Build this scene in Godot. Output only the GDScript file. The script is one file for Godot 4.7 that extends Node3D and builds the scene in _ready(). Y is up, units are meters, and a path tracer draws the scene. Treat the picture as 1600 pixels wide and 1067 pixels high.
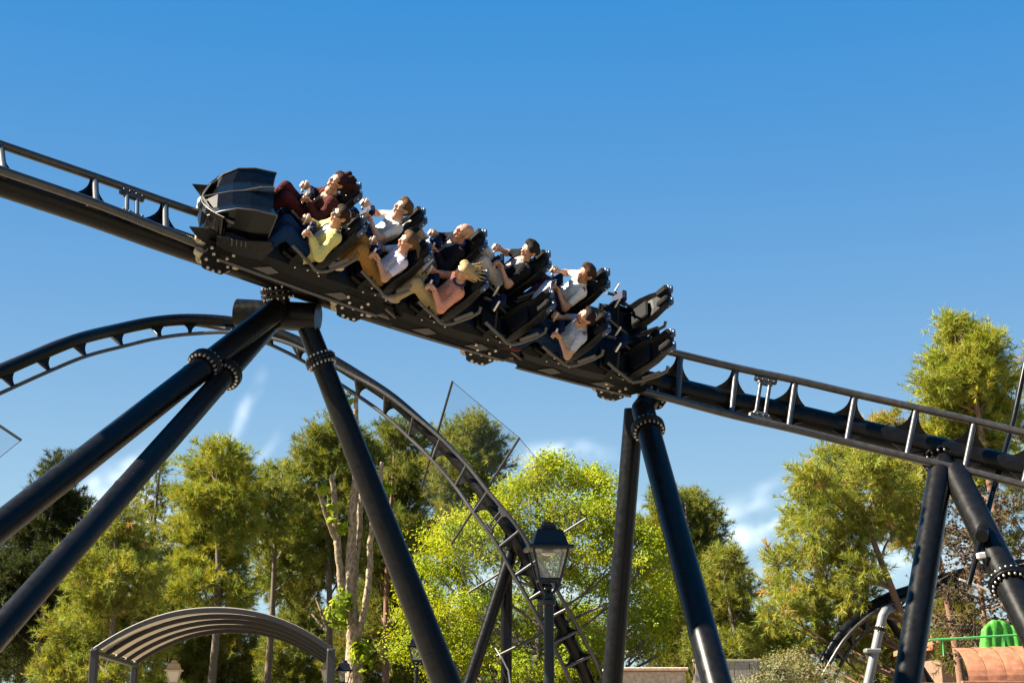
extends Node3D
# A banked roller coaster train above park trees. World units are metres, y up; the camera stands on the ground plane at the origin and looks towards -z.

var M := {}
var names := {}
var rng := RandomNumberGenerator.new()


# ---------------------------------------------------------------- mesh builder
class MB:
	var v := PackedVector3Array()
	var n := PackedVector3Array()
	var c := PackedColorArray()
	var ix := PackedInt32Array()
	var colour := Color.WHITE

	func vert(p: Vector3, nn: Vector3) -> int:
		v.append(p)
		n.append(nn)
		c.append(colour)
		return v.size() - 1

	func tri_i(a: int, b: int, d: int) -> void:
		var f := (v[b] - v[a]).cross(v[d] - v[a])
		if f.dot(n[a] + n[b] + n[d]) > 0.0:
			ix.append_array(PackedInt32Array([a, d, b]))
		else:
			ix.append_array(PackedInt32Array([a, b, d]))

	func tri(a: Vector3, b: Vector3, d: Vector3, out: Vector3) -> void:
		var nn := (b - a).cross(d - a).normalized()
		if nn.dot(out) < 0.0:
			nn = -nn
		tri_i(vert(a, nn), vert(b, nn), vert(d, nn))

	func quad(a: Vector3, b: Vector3, d: Vector3, e: Vector3, out: Vector3) -> void:
		var nn := (d - a).cross(e - b).normalized()
		if nn.dot(out) < 0.0:
			nn = -nn
		var i := vert(a, nn)
		vert(b, nn); vert(d, nn); vert(e, nn)
		tri_i(i, i + 1, i + 2)
		tri_i(i, i + 2, i + 3)

	# a round bar through the points; radii is one number or one for each point
	func tube(pts: Array, radii, sides := 12, caps := true, squash := 1.0, hint := Vector3.ZERO) -> void:
		var count := pts.size()
		var ref := hint
		var start := v.size()
		for i in count:
			var t: Vector3 = (pts[mini(i + 1, count - 1)] - pts[maxi(i - 1, 0)]).normalized()
			if ref == Vector3.ZERO:
				ref = t.cross(Vector3.UP)
				if ref.length() < 0.1:
					ref = t.cross(Vector3.RIGHT)
			ref = (ref - t * ref.dot(t)).normalized()
			var o := t.cross(ref)
			var r: float = radii[i] if radii is Array else radii
			for k in sides:
				var a := TAU * k / sides
				var d := ref * cos(a) + o * sin(a) * squash
				vert(pts[i] + d * r, (ref * cos(a) * squash + o * sin(a)).normalized())
		for i in count - 1:
			for k in sides:
				var a0 := start + i * sides + k
				var a1 := start + i * sides + (k + 1) % sides
				tri_i(a0, a1, a1 + sides)
				tri_i(a0, a1 + sides, a0 + sides)
		if caps:
			for e in [0, count - 1]:
				var out: Vector3 = (pts[0] - pts[1]) if e == 0 else (pts[count - 1] - pts[count - 2])
				out = out.normalized()
				var mid := vert(pts[e], out)
				var first := -1
				for k in sides:
					var q := vert(v[start + e * sides + k], out)
					if first < 0:
						first = q
				for k in sides:
					tri_i(mid, first + k, first + (k + 1) % sides)

	# a box with chamfered edges
	func box(xf: Transform3D, size: Vector3, bevel := 0.0) -> void:
		var h := size / 2.0
		var b := minf(bevel, minf(h.x, minf(h.y, h.z)) * 0.9)
		var pt := func(s: Vector3, axis: int) -> Vector3:
			var q := h - Vector3(b, b, b)
			q[axis] = h[axis]
			return xf * (q * s)
		for ax in 3:
			var u := (ax + 1) % 3
			var w := (ax + 2) % 3
			for sg in [-1.0, 1.0]:
				var ps := []
				for k in [[-1, -1], [1, -1], [1, 1], [-1, 1]]:
					var s := Vector3.ZERO
					s[ax] = sg; s[u] = k[0]; s[w] = k[1]
					ps.append(pt.call(s, ax))
				var o := Vector3.ZERO
				o[ax] = sg
				quad(ps[0], ps[1], ps[2], ps[3], xf.basis * o)
		if b <= 0.0:
			return
		for ax in 3:
			var u := (ax + 1) % 3
			var w := (ax + 2) % 3
			for su in [-1.0, 1.0]:
				for sw in [-1.0, 1.0]:
					var s0 := Vector3.ZERO
					s0[ax] = -1.0; s0[u] = su; s0[w] = sw
					var s1 := s0
					s1[ax] = 1.0
					var o := Vector3.ZERO
					o[u] = su; o[w] = sw
					quad(pt.call(s0, u), pt.call(s1, u), pt.call(s1, w), pt.call(s0, w), xf.basis * o)
		for sx in [-1.0, 1.0]:
			for sy in [-1.0, 1.0]:
				for sz in [-1.0, 1.0]:
					var s := Vector3(sx, sy, sz)
					tri(pt.call(s, 0), pt.call(s, 1), pt.call(s, 2), xf.basis * s)

	# an outline in the xy plane of xf, thick along its z
	func prism(poly: Array, thick: float, xf: Transform3D) -> void:
		var pp := PackedVector2Array(poly)
		var ids := Geometry2D.triangulate_polygon(pp)
		for s in [-0.5, 0.5]:
			for i in range(0, ids.size(), 3):
				var q := []
				for k in 3:
					var a := pp[ids[i + k]]
					q.append(xf * Vector3(a.x, a.y, s * thick))
				tri(q[0], q[1], q[2], xf.basis * Vector3(0, 0, s))
		var turn := 1.0 if Geometry2D.is_polygon_clockwise(pp) else -1.0
		for i in pp.size():
			var a := pp[i]
			var b := pp[(i + 1) % pp.size()]
			var e := b - a
			var o := Vector3(-e.y, e.x, 0) * turn
			quad(xf * Vector3(a.x, a.y, -thick / 2), xf * Vector3(b.x, b.y, -thick / 2), xf * Vector3(b.x, b.y, thick / 2), xf * Vector3(a.x, a.y, thick / 2), xf.basis * o)

	# profile of (radius, height) turned about the y axis of xf
	func lathe(profile: Array, xf: Transform3D, sides := 20, turn := 0.0) -> void:
		for i in profile.size() - 1:
			var a: Vector2 = profile[i]
			var b: Vector2 = profile[i + 1]
			var nr := Vector2(b.y - a.y, a.x - b.x).normalized()
			if sides <= 6:
				for k in sides:
					var g0 := TAU * k / sides + turn
					var g1 := TAU * (k + 1) / sides + turn
					var d0 := Vector3(cos(g0), 0, sin(g0))
					var d1 := Vector3(cos(g1), 0, sin(g1))
					var o := xf.basis * ((d0 + d1) * nr.x + Vector3.UP * nr.y * 2.0)
					quad(xf * (d0 * a.x + Vector3.UP * a.y), xf * (d1 * a.x + Vector3.UP * a.y), xf * (d1 * b.x + Vector3.UP * b.y), xf * (d0 * b.x + Vector3.UP * b.y), o)
				continue
			var start := v.size()
			for k in sides + 1:
				var g := TAU * k / sides + turn
				var d := Vector3(cos(g), 0, sin(g))
				var nn := (xf.basis * (d * nr.x + Vector3.UP * nr.y)).normalized()
				vert(xf * (d * a.x + Vector3.UP * a.y), nn)
				vert(xf * (d * b.x + Vector3.UP * b.y), nn)
			for k in sides:
				var q := start + k * 2
				tri_i(q, q + 1, q + 3)
				tri_i(q, q + 3, q + 2)

	func ball(at: Vector3, r: Vector3, rings := 6, sides := 10) -> void:
		var start := v.size()
		for i in rings + 1:
			var a := PI * i / rings
			for k in sides:
				var g := TAU * k / sides
				var d := Vector3(sin(a) * cos(g), cos(a), sin(a) * sin(g))
				vert(at + d * r, (d / r).normalized())
		for i in rings:
			for k in sides:
				var q := start + i * sides + k
				var w := start + i * sides + (k + 1) % sides
				tri_i(q, w, w + sides)
				tri_i(q, w + sides, q + sides)

	func join(o: MB, xf: Transform3D) -> void:
		var off := v.size()
		for i in o.v.size():
			v.append(xf * o.v[i])
			n.append((xf.basis * o.n[i]).normalized())
			c.append(o.c[i])
		var flip := xf.basis.determinant() < 0.0
		for i in range(0, o.ix.size(), 3):
			ix.append(o.ix[i] + off)
			ix.append(o.ix[i + (2 if flip else 1)] + off)
			ix.append(o.ix[i + (1 if flip else 2)] + off)

	func mesh() -> ArrayMesh:
		var a := []
		a.resize(Mesh.ARRAY_MAX)
		a[Mesh.ARRAY_VERTEX] = v
		a[Mesh.ARRAY_NORMAL] = n
		a[Mesh.ARRAY_COLOR] = c
		a[Mesh.ARRAY_INDEX] = ix
		var m := ArrayMesh.new()
		m.add_surface_from_arrays(Mesh.PRIMITIVE_TRIANGLES, a)
		return m

	# surface nets round tapered capsules [a, b, ra, rb] joined smoothly
	func flesh(bones: Array, cell: float, k: float, keep = null, paint = null) -> void:
		var lo := Vector3(1e9, 1e9, 1e9)
		var hi := -lo
		for b in bones:
			for e in 2:
				var r: float = b[2 + e] + 3.0 * cell
				lo = lo.min(b[e] - Vector3(r, r, r))
				hi = hi.max(b[e] + Vector3(r, r, r))
		var nx := int((hi.x - lo.x) / cell) + 2
		var ny := int((hi.y - lo.y) / cell) + 2
		var nz := int((hi.z - lo.z) / cell) + 2
		var acc := PackedFloat32Array()
		acc.resize(nx * ny * nz)
		var sx := 1
		var sy := nx
		var sz := nx * ny
		for b in bones:
			var a: Vector3 = b[0]
			var ba: Vector3 = b[1] - a
			var bb := maxf(ba.length_squared(), 1e-9)
			var ra: float = b[2]
			var dr: float = b[3] - ra
			var reach := maxf(b[2], b[3]) + 2.6 * cell
			var p0: Vector3 = (a.min(b[1]) - Vector3(reach, reach, reach) - lo) / cell
			var p1: Vector3 = (a.max(b[1]) + Vector3(reach, reach, reach) - lo) / cell
			for z in range(maxi(0, int(p0.z)), mini(nz, int(p1.z) + 2)):
				for y in range(maxi(0, int(p0.y)), mini(ny, int(p1.y) + 2)):
					var i := maxi(0, int(p0.x)) + y * sy + z * sz
					for x in range(maxi(0, int(p0.x)), mini(nx, int(p1.x) + 2)):
						var pa := lo + Vector3(x, y, z) * cell - a
						var h := clampf(pa.dot(ba) / bb, 0.0, 1.0)
						acc[i] += exp(-k * ((pa - ba * h).length() - ra - dr * h))
						i += 1
		var ids := PackedInt32Array()
		ids.resize(acc.size())
		ids.fill(-1)
		var first := v.size()
		var offs := [0, sx, sy, sx + sy, sz, sx + sz, sy + sz, sx + sy + sz]
		var edges := [[0, 1], [2, 3], [4, 5], [6, 7], [0, 2], [1, 3], [4, 6], [5, 7], [0, 4], [1, 5], [2, 6], [3, 7]]
		for z in nz - 1:
			for y in ny - 1:
				for x in nx - 1:
					var i := x + y * sy + z * sz
					var inside := 0
					for q in offs:
						if acc[i + q] > 1.0:
							inside += 1
					if inside == 0 or inside == 8:
						continue
					var sum := Vector3.ZERO
					var cnt := 0
					for e in edges:
						var f0 := acc[i + offs[e[0]]]
						var f1 := acc[i + offs[e[1]]]
						if (f0 > 1.0) == (f1 > 1.0):
							continue
						var g0 := -log(maxf(f0, 1e-6)) / k
						var g1 := -log(maxf(f1, 1e-6)) / k
						var t := clampf(g0 / (g0 - g1), 0.0, 1.0)
						var c0 := Vector3(e[0] & 1, (e[0] >> 1) & 1, e[0] >> 2)
						var c1 := Vector3(e[1] & 1, (e[1] >> 1) & 1, e[1] >> 2)
						sum += c0.lerp(c1, t)
						cnt += 1
					var p := lo + (Vector3(x, y, z) + sum / cnt) * cell
					ids[i] = vert(p, Vector3.ZERO)
					if paint != null:
						c[ids[i]] = paint.call(p)
		var start := ix.size()
		for z in range(1, nz - 1):
			for y in range(1, ny - 1):
				for x in range(1, nx - 1):
					var i := x + y * sy + z * sz
					if ids[i] < 0:
						continue
					var in0 := acc[i] > 1.0
					for ax in 3:
						var s0: int = [sx, sy, sz][ax]
						if in0 == (acc[i + s0] > 1.0):
							continue
						var s1: int = [sy, sz, sx][ax]
						var s2: int = [sz, sx, sy][ax]
						var q := [ids[i], ids[i - s1], ids[i - s1 - s2], ids[i - s2]]
						if keep != null and not keep.call((v[q[0]] + v[q[2]]) / 2.0):
							continue
						if in0:
							ix.append_array(PackedInt32Array([q[0], q[2], q[1], q[0], q[3], q[2]]))
						else:
							ix.append_array(PackedInt32Array([q[0], q[1], q[2], q[0], q[2], q[3]]))
		for i in range(start, ix.size(), 3):
			var f := (v[ix[i + 2]] - v[ix[i]]).cross(v[ix[i + 1]] - v[ix[i]])
			for e in 3:
				n[ix[i + e]] += f
		for i in range(first, v.size()):
			n[i] = n[i].normalized() if n[i].length() > 0.0 else Vector3.UP


# ---------------------------------------------------------------- nodes, names, materials
func numbered(called: String) -> String:
	if not names.has(called):
		names[called] = 0
		return called
	names[called] += 1
	return "%s_%03d" % [called, names[called]]

func tag(o: Node, label: String, category: String, group := "") -> void:
	o.set_meta("label", label)
	o.set_meta("category", category)
	if group:
		o.set_meta("group", group)

func thing(called: String, label: String, category: String, xf := Transform3D.IDENTITY, group := "") -> Node3D:
	var o := Node3D.new()
	o.name = numbered(called)
	add_child(o)
	o.transform = xf
	tag(o, label, category, group)
	return o

func part(called: String, mb: MB, m: Material, parent: Node3D) -> MeshInstance3D:
	var o := MeshInstance3D.new()
	o.name = called
	o.mesh = mb.mesh()
	o.material_override = m
	parent.add_child(o, true)
	return o

# a part whose mesh was built in world coordinates
func wpart(called: String, mb: MB, m: Material, root: Node3D, parent: Node3D = null) -> MeshInstance3D:
	var o := part(called, mb, m, parent if parent else root)
	if parent == null:
		o.transform = root.transform.affine_inverse()
	return o

func structure(called: String, mb: MB, m: Material) -> MeshInstance3D:
	var o := part(numbered(called), mb, m, self)
	o.set_meta("kind", "structure")
	return o

func lin(r: float, g: float, b: float, a := 1.0) -> Color:
	var k := Color(r, g, b).linear_to_srgb()
	k.a = a
	return k

func noise_tex(freq: float, seed_n: int, low: Color, high: Color, size := 256, octaves := 4, kind := FastNoiseLite.TYPE_SIMPLEX_SMOOTH, mid := -1.0) -> NoiseTexture2D:
	var f := FastNoiseLite.new()
	f.seed = seed_n
	f.noise_type = kind
	f.frequency = freq
	f.fractal_octaves = octaves
	var t := NoiseTexture2D.new()
	t.width = size
	t.height = size
	t.seamless = true
	t.noise = f
	var g := Gradient.new()
	g.offsets = PackedFloat32Array([0.15, 0.85]) if mid < 0.0 else PackedFloat32Array([mid - 0.07, mid + 0.07])
	g.colors = PackedColorArray([low, high])
	t.color_ramp = g
	return t

func normal_tex(freq: float, seed_n: int, strength: float, octaves := 4) -> NoiseTexture2D:
	var f := FastNoiseLite.new()
	f.seed = seed_n
	f.frequency = freq
	f.fractal_octaves = octaves
	var t := NoiseTexture2D.new()
	t.seamless = true
	t.width = 256
	t.height = 256
	t.noise = f
	t.as_normal_map = true
	t.bump_strength = strength
	return t

func mat(called: String, colour: Color, rough: float, metal := 0.0) -> StandardMaterial3D:
	var m := StandardMaterial3D.new()
	m.resource_name = called
	m.albedo_color = colour
	m.roughness = rough
	m.metallic = metal
	M[called] = m
	return m

func textured(called: String, tex: Texture2D, rough: float, scale: float, metal := 0.0) -> StandardMaterial3D:
	var m := mat(called, Color.WHITE, rough, metal)
	m.albedo_texture = tex
	m.uv1_triplanar = true
	m.uv1_scale = Vector3.ONE * scale
	return m

func leafy(called: String, back: Color) -> StandardMaterial3D:
	var m := mat(called, Color.WHITE, 0.6)
	m.vertex_color_use_as_albedo = true
	m.cull_mode = BaseMaterial3D.CULL_DISABLED
	m.metallic_specular = 0.3
	m.backlight_enabled = true
	m.backlight = back
	return m

func rot_y_to(dir: Vector3) -> Basis:
	var y := dir.normalized()
	var x := y.cross(Vector3(0.31, 0.2, 0.93)).normalized()
	return Basis(x, y, x.cross(y))


# ---------------------------------------------------------------- track curves
class Rail:
	var pts: Array
	var ups: Array
	var s := PackedFloat32Array()

	func _init(p: Array, u: Array) -> void:
		pts = p
		ups = u
		s.append(0.0)
		for i in range(1, p.size()):
			s.append(s[i - 1] + p[i].distance_to(p[i - 1]))

	func pick(t: float, a: Array) -> Vector3:
		var i := 1
		while i < s.size() - 3 and t > s[i + 1]:
			i += 1
		var h := s[i + 1] - s[i]
		var u := (t - s[i]) / h
		var m1: Vector3 = (a[i + 1] - a[i - 1]) / (s[i + 1] - s[i - 1]) * h
		var m2: Vector3 = (a[i + 2] - a[i]) / (s[i + 2] - s[i]) * h
		return (2 * u * u * u - 3 * u * u + 1) * a[i] + (u * u * u - 2 * u * u + u) * m1 + (-2 * u * u * u + 3 * u * u) * a[i + 1] + (u * u * u - u * u) * m2

	# x points away from the side that shows, y up from the rails, z along the track
	func frame(t: float) -> Transform3D:
		var z := (pick(t + 0.02, pts) - pick(t - 0.02, pts)).normalized()
		var y := pick(t, ups)
		y = (y - z * y.dot(z)).normalized()
		return Transform3D(Basis(y.cross(z), y, z), pick(t, pts))

	func length() -> float:
		return s[s.size() - 2]

const GAUGE := 0.37
const DROP := 0.28

func line(r: Rail, from: float, to: float, off: Vector3, step := 0.25) -> Array:
	var out := []
	var count := int((to - from) / step) + 1
	for i in count + 1:
		out.append(r.frame(lerpf(from, to, float(i) / count)) * off)
	return out

func gusset(mb: MB, xf: Transform3D, side: float) -> void:
	# a waisted plate from under one rail to the flank of the spine
	var a := Vector3(side * (GAUGE - 0.02), -0.035, 0)
	var b := Vector3(side * 0.11, -DROP + 0.08, 0)
	var w := (b - a).normalized()
	var nn := Vector3(w.y, -w.x, 0)
	var left := []
	var right := []
	for i in 9:
		var q := i / 8.0
		var wide := 0.05 + 0.19 * pow(q, 2.6)
		var p := a.lerp(b, q)
		left.append([p, wide])
	for i in 8:
		for f in [-0.011, 0.011]:
			var o: Vector3 = nn * f
			var p: Vector3 = left[i][0] + o
			var q: Vector3 = left[i + 1][0] + o
			var h0: float = left[i][1]
			var h1: float = left[i + 1][1]
			mb.quad(xf * (p - Vector3(0, 0, h0)), xf * (q - Vector3(0, 0, h1)), xf * (q + Vector3(0, 0, h1)), xf * (p + Vector3(0, 0, h0)), xf.basis * o)
		for e in [-1.0, 1.0]:
			var p: Vector3 = left[i][0] + Vector3(0, 0, e * left[i][1])
			var q: Vector3 = left[i + 1][0] + Vector3(0, 0, e * left[i + 1][1])
			mb.quad(xf * (p - nn * 0.011), xf * (q - nn * 0.011), xf * (q + nn * 0.011), xf * (p + nn * 0.011), xf.basis * Vector3(0, 0, e))

func track(called: String, label: String, r: Rail, ties: Array, splices: Array, group := "") -> Node3D:
	var root := thing(called, label, "track", Transform3D(Basis(), Vector3(r.pts[1].x, 0, r.pts[1].z)), group)
	var from := 0.02
	var to := r.length()
	var mb := MB.new()
	mb.tube(line(r, from, to, Vector3(0, -DROP, 0)), 0.16, 24)
	wpart("spine", mb, M.paint, root)
	for sd in [-1.0, 1.0]:
		mb = MB.new()
		mb.tube(line(r, from, to, Vector3(sd * GAUGE, 0, 0)), 0.05, 16)
		wpart("rail", mb, M.rail, root)
	for t in ties:
		var xf := r.frame(t)
		mb = MB.new()
		mb.tube([xf * Vector3(-GAUGE + 0.04, -0.012, 0), xf * Vector3(GAUGE - 0.04, -0.012, 0)], 0.036, 12, false)
		var tie := wpart("cross_tie", mb, M.tie, root)
		for sd in [-1.0, 1.0]:
			mb = MB.new()
			gusset(mb, xf, sd)
			wpart("gusset_plate", mb, M.paint, root, tie)
	for t in splices:
		var xf := r.frame(t)
		mb = MB.new()
		for z in [-0.06, 0.06]:
			mb.tube([xf * Vector3(-GAUGE + 0.07, -0.02, z), xf * Vector3(GAUGE - 0.07, -0.02, z)], 0.026, 10, false)
		var sp := wpart("splice_joint", mb, M.tie, root)
		for sd in [-1.0, 1.0]:
			mb = MB.new()
			mb.box(xf * Transform3D(Basis(), Vector3(sd * (GAUGE - 0.075), -0.025, 0)), Vector3(0.07, 0.08, 0.30), 0.015)
			mb.box(xf * Transform3D(Basis(), Vector3(sd * (GAUGE - 0.13), -0.025, 0)), Vector3(0.05, 0.07, 0.20), 0.015)
			for z in [-0.11, -0.04, 0.04, 0.11]:
				mb.ball(xf * Vector3(sd * (GAUGE - 0.1), 0.02, z), Vector3.ONE * 0.016, 4, 6)
			wpart("splice_block", mb, M.tie, root, sp)
	return root

func flange(root: Node3D, at: Vector3, dir: Vector3, r: float, bolts: int, thick := 0.04) -> void:
	var b := rot_y_to(dir)
	var mb := MB.new()
	for k in [-1.0, 1.0]:
		var xf := Transform3D(b, at + b.y * k * (thick * 0.5 + 0.004))
		mb.lathe([Vector2(0, -thick / 2), Vector2(r - 0.008, -thick / 2), Vector2(r, -thick / 2 + 0.008), Vector2(r, thick / 2 - 0.008), Vector2(r - 0.008, thick / 2), Vector2(0, thick / 2)], xf, 32)
	var ring := wpart("flange", mb, M.paint, root)
	mb = MB.new()
	for i in bolts:
		var a := TAU * i / bolts
		var d := b.x * cos(a) + b.z * sin(a)
		var p := at + d * (r - 0.032)
		mb.tube([p - b.y * (thick + 0.032), p - b.y * (thick + 0.006), p + b.y * (thick + 0.006), p + b.y * (thick + 0.032)], 0.016, 6)
	wpart("bolt_ring", mb, M.bolt, root, ring)

func leg(root: Node3D, a: Vector3, b: Vector3, r: float, joint := -1.0, foot_r := 0.0) -> void:
	var mb := MB.new()
	var r2 := foot_r if foot_r > 0.0 else r
	mb.tube([a, b], [r, r2], 32)
	var along := (b - a).normalized()
	var span := a.distance_to(b)
	var at := 1.9
	while at < span - 0.6:
		var rr := lerpf(r, r2, at / span)
		mb.tube([a + along * (at - 0.012), a + along * (at - 0.005), a + along * (at + 0.005), a + along * (at + 0.012)], [rr - 0.002, rr + 0.004, rr + 0.004, rr - 0.002], 32, false)
		at += 2.3
	wpart("leg", mb, M.paint, root)
	if joint > 0.0:
		flange(root, a.lerp(b, joint), b - a, r + 0.065, 20)
	flange(root, b + (a - b).normalized() * 0.18, b - a, r2 + 0.1, 14)
	mb = MB.new()
	mb.box(Transform3D(Basis(), Vector3(b.x, -0.05, b.z)), Vector3(1.0, 0.5, 1.0), 0.03)
	wpart("footing", mb, M.concrete, root)


# ---------------------------------------------------------------- coaster cars (local axes: -x the riders' left, y up, +z backwards)
func mirror(p: Vector3, s: float) -> Vector3:
	return Vector3(p.x * s, p.y, p.z)

func loft(mb: MB, rings: Array, closed := true) -> void:
	for i in rings.size() - 1:
		var a: Array = rings[i]
		var b: Array = rings[i + 1]
		var ca := Vector3.ZERO
		for p in a:
			ca += p / a.size()
		var cb := Vector3.ZERO
		for p in b:
			cb += p / b.size()
		for k in (a.size() if closed else a.size() - 1):
			var k2: int = (k + 1) % a.size()
			var mid: Vector3 = (a[k] + a[k2] + b[k] + b[k2]) / 4.0
			mb.quad(a[k], a[k2], b[k2], b[k], mid - (ca + cb) / 2.0)
	if closed:
		for e in [0, rings.size() - 1]:
			var r: Array = rings[e]
			var c := Vector3.ZERO
			for p in r:
				c += p / r.size()
			var o: Vector3 = rings[0][0] - rings[1][0] if e == 0 else rings[-1][0] - rings[-2][0]
			for k in r.size():
				mb.tri(c, r[k], r[(k + 1) % r.size()], o)

func blade(mb: MB, pts: Array, width: float, thick: float, up: Vector3) -> void:
	# a flat strip with thickness that follows the points
	for i in pts.size() - 1:
		var a: Vector3 = pts[i]
		var b: Vector3 = pts[i + 1]
		var z := (b - a).normalized()
		var y := (up - z * up.dot(z)).normalized()
		mb.box(Transform3D(Basis(y.cross(z), y, z), (a + b) / 2.0), Vector3(thick, width, a.distance_to(b) + thick * 0.6), thick * 0.3)

# seats and riders lean back about the hip
func lean(o: Vector3) -> Transform3D:
	var pivot := Vector3(0, 0.42, 0.0)
	return Transform3D(Basis(), o + pivot + Vector3(0, 0, -0.085)) * Transform3D(Basis(Vector3.RIGHT, 0.14), Vector3.ZERO) * Transform3D(Basis(), -pivot)

func seat(car: Node3D, z: float, x: float, hand: Vector3) -> void:
	var o := Vector3(x, 0, z)
	# profile of the shell: back height, back depth, half width, wing depth
	var rows := [[-0.36, 0.36, 0.15, 0.02], [-0.22, 0.33, 0.18, 0.035], [-0.05, 0.29, 0.2, 0.06], [0.08, 0.33, 0.21, 0.085], [0.13, 0.46, 0.212, 0.10], [0.17, 0.62, 0.208, 0.10], [0.215, 0.78, 0.19, 0.085], [0.24, 0.9, 0.155, 0.07], [0.255, 1.0, 0.14, 0.07], [0.265, 1.06, 0.10, 0.03]]
	var front := []
	var back := []
	for i in rows.size():
		var r: Array = rows[i]
		var p := Vector3(0, r[1], r[0])
		var q: Array = rows[mini(i + 1, rows.size() - 1)]
		var w: Array = rows[maxi(i - 1, 0)]
		var t := Vector3(0, q[1] - w[1], q[0] - w[0]).normalized()
		var f := Vector3(0, t.z, -t.y)
		f = -f if f.z > 0 and t.y > 0.5 else f
		if t.y < 0.3:
			f = Vector3(0, 1, 0)
		f = (f + Vector3(0, 0, -0.2)).normalized()
		var hw: float = r[2]
		front.append([o + p + Vector3(-hw, 0, 0) + f * r[3], o + p + Vector3(-hw * 0.72, 0, 0) + f * 0.035, o + p + f * 0.012, o + p + Vector3(hw * 0.72, 0, 0) + f * 0.035, o + p + Vector3(hw, 0, 0) + f * r[3]])
		back.append([o + p + Vector3(-hw - 0.012, 0, 0) + f * (r[3] - 0.015), o + p + Vector3(-hw * 0.85, 0, 0) - f * 0.035, o + p - f * 0.035, o + p + Vector3(hw * 0.85, 0, 0) - f * 0.035, o + p + Vector3(hw + 0.012, 0, 0) + f * (r[3] - 0.015)])
	var mb := MB.new()
	var rings := []
	for i in rows.size():
		var ring: Array = front[i].duplicate()
		var bk: Array = back[i].duplicate()
		bk.reverse()
		ring.append_array(bk)
		rings.append(ring)
	loft(mb, rings)
	var shell := part("seat", mb, M.shell, car)
	shell.transform = lean(o) * Transform3D(Basis(), -o)
	# cushions set into the shell
	mb = MB.new()
	for c in [[Vector3(0, 0.40, -0.17), Vector3(0.27, 0.05, 0.30), -0.10], [Vector3(0, 0.60, 0.105), Vector3(0.27, 0.30, 0.05), -0.22]]:
		mb.box(Transform3D(Basis(Vector3.RIGHT, -c[2]), o + c[0]), c[1], 0.02)
	part("cushion", mb, M.pad, shell)
	for sx in [-1.0, 1.0]:
		mb = MB.new()
		mb.box(Transform3D(Basis(Vector3.RIGHT, 0.16) * Basis(Vector3.UP, sx * 0.35), o + Vector3(sx * 0.085, 1.02, 0.185)), Vector3(0.1, 0.2, 0.07), 0.025)
		part("headrest_pad", mb, M.pad, shell)
		mb = MB.new()
		mb.box(Transform3D(Basis(Vector3.RIGHT, 0.16), o + Vector3(sx * 0.1, 1.045, 0.262)), Vector3(0.13, 0.16, 0.07), 0.028)
		part("headrest_cap", mb, M.cap, shell)
		mb = MB.new()
		mb.ball(o + Vector3(sx * 0.172, 1.06, 0.255), Vector3(0.012, 0.014, 0.014), 4, 8)
		mb.ball(o + Vector3(sx * 0.1, 1.125, 0.255), Vector3(0.014, 0.01, 0.014), 4, 8)
		part("cap_screw", mb, M.bolt, shell)
		# side loop: grey tube that runs from the thigh round the hip and up the back
		mb = MB.new()
		var path := [Vector3(sx * 0.215, 0.53, -0.34), Vector3(sx * 0.25, 0.51, -0.24), Vector3(sx * 0.262, 0.44, -0.03), Vector3(sx * 0.264, 0.405, 0.05), Vector3(sx * 0.264, 0.415, 0.11), Vector3(sx * 0.262, 0.47, 0.175), Vector3(sx * 0.255, 0.66, 0.305), Vector3(sx * 0.24, 0.77, 0.36), Vector3(sx * 0.2, 0.82, 0.35)]
		for i in path.size():
			path[i] += o
		mb.tube(path, 0.021, 10, true, 1.0, Vector3.RIGHT)
		part("side_rail", mb, M.trim, shell)
		mb = MB.new()
		mb.box(Transform3D(Basis(Vector3.RIGHT, 0.56), o + Vector3(sx * 0.262, 0.63, 0.225)), Vector3(0.03, 0.26, 0.055), 0.012)
		part("side_panel", mb, M.trim, shell)
	# lap restraint with two grips
	mb = MB.new()
	var hm := hand * Vector3(0, 1, 1)
	var rb := Basis(Vector3.RIGHT, 0.30)
	mb.box(Transform3D(rb, o + hm + Vector3(0, -0.035, 0.055)), Vector3(0.18, 0.23, 0.08), 0.03)
	var bar := part("lap_restraint", mb, M.navy, car)
	bar.transform = shell.transform
	for sx in [-1.0, 1.0]:
		mb = MB.new()
		mb.tube([o + Vector3(sx * hand.x, hand.y - 0.075, hand.z + 0.012), o + Vector3(sx * hand.x, hand.y + 0.085, hand.z - 0.012)], 0.013, 10)
		part("grip", mb, M.white, bar)
		mb = MB.new()
		mb.tube([o + Vector3(sx * 0.06, hand.y - 0.06, hand.z + 0.06), o + Vector3(sx * hand.x, hand.y - 0.07, hand.z + 0.012)], 0.014, 8)
		mb.tube([o + Vector3(sx * 0.07, hand.y - 0.11, hand.z + 0.08), o + Vector3(sx * 0.2, 0.46, -0.16), o + Vector3(sx * 0.235, 0.42, 0.0)], 0.017, 8)
		part("restraint_arm", mb, M.shell, bar)

func wheel(mb: MB, tyre: MB, at: Vector3, axis: Vector3, r: float, w: float) -> void:
	var xf := Transform3D(rot_y_to(axis), at)
	tyre.lathe([Vector2(r * 0.62, -w / 2), Vector2(r * 0.93, -w / 2), Vector2(r, -w * 0.3), Vector2(r, w * 0.3), Vector2(r * 0.93, w / 2), Vector2(r * 0.62, w / 2)], xf, 22)
	mb.lathe([Vector2(0, -w * 0.42), Vector2(r * 0.62, -w * 0.42), Vector2(r * 0.64, -w / 2), Vector2(r * 0.64, w / 2), Vector2(r * 0.3, w * 0.42), Vector2(r * 0.26, w * 0.75), Vector2(0, w * 0.8)], xf, 16)

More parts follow.
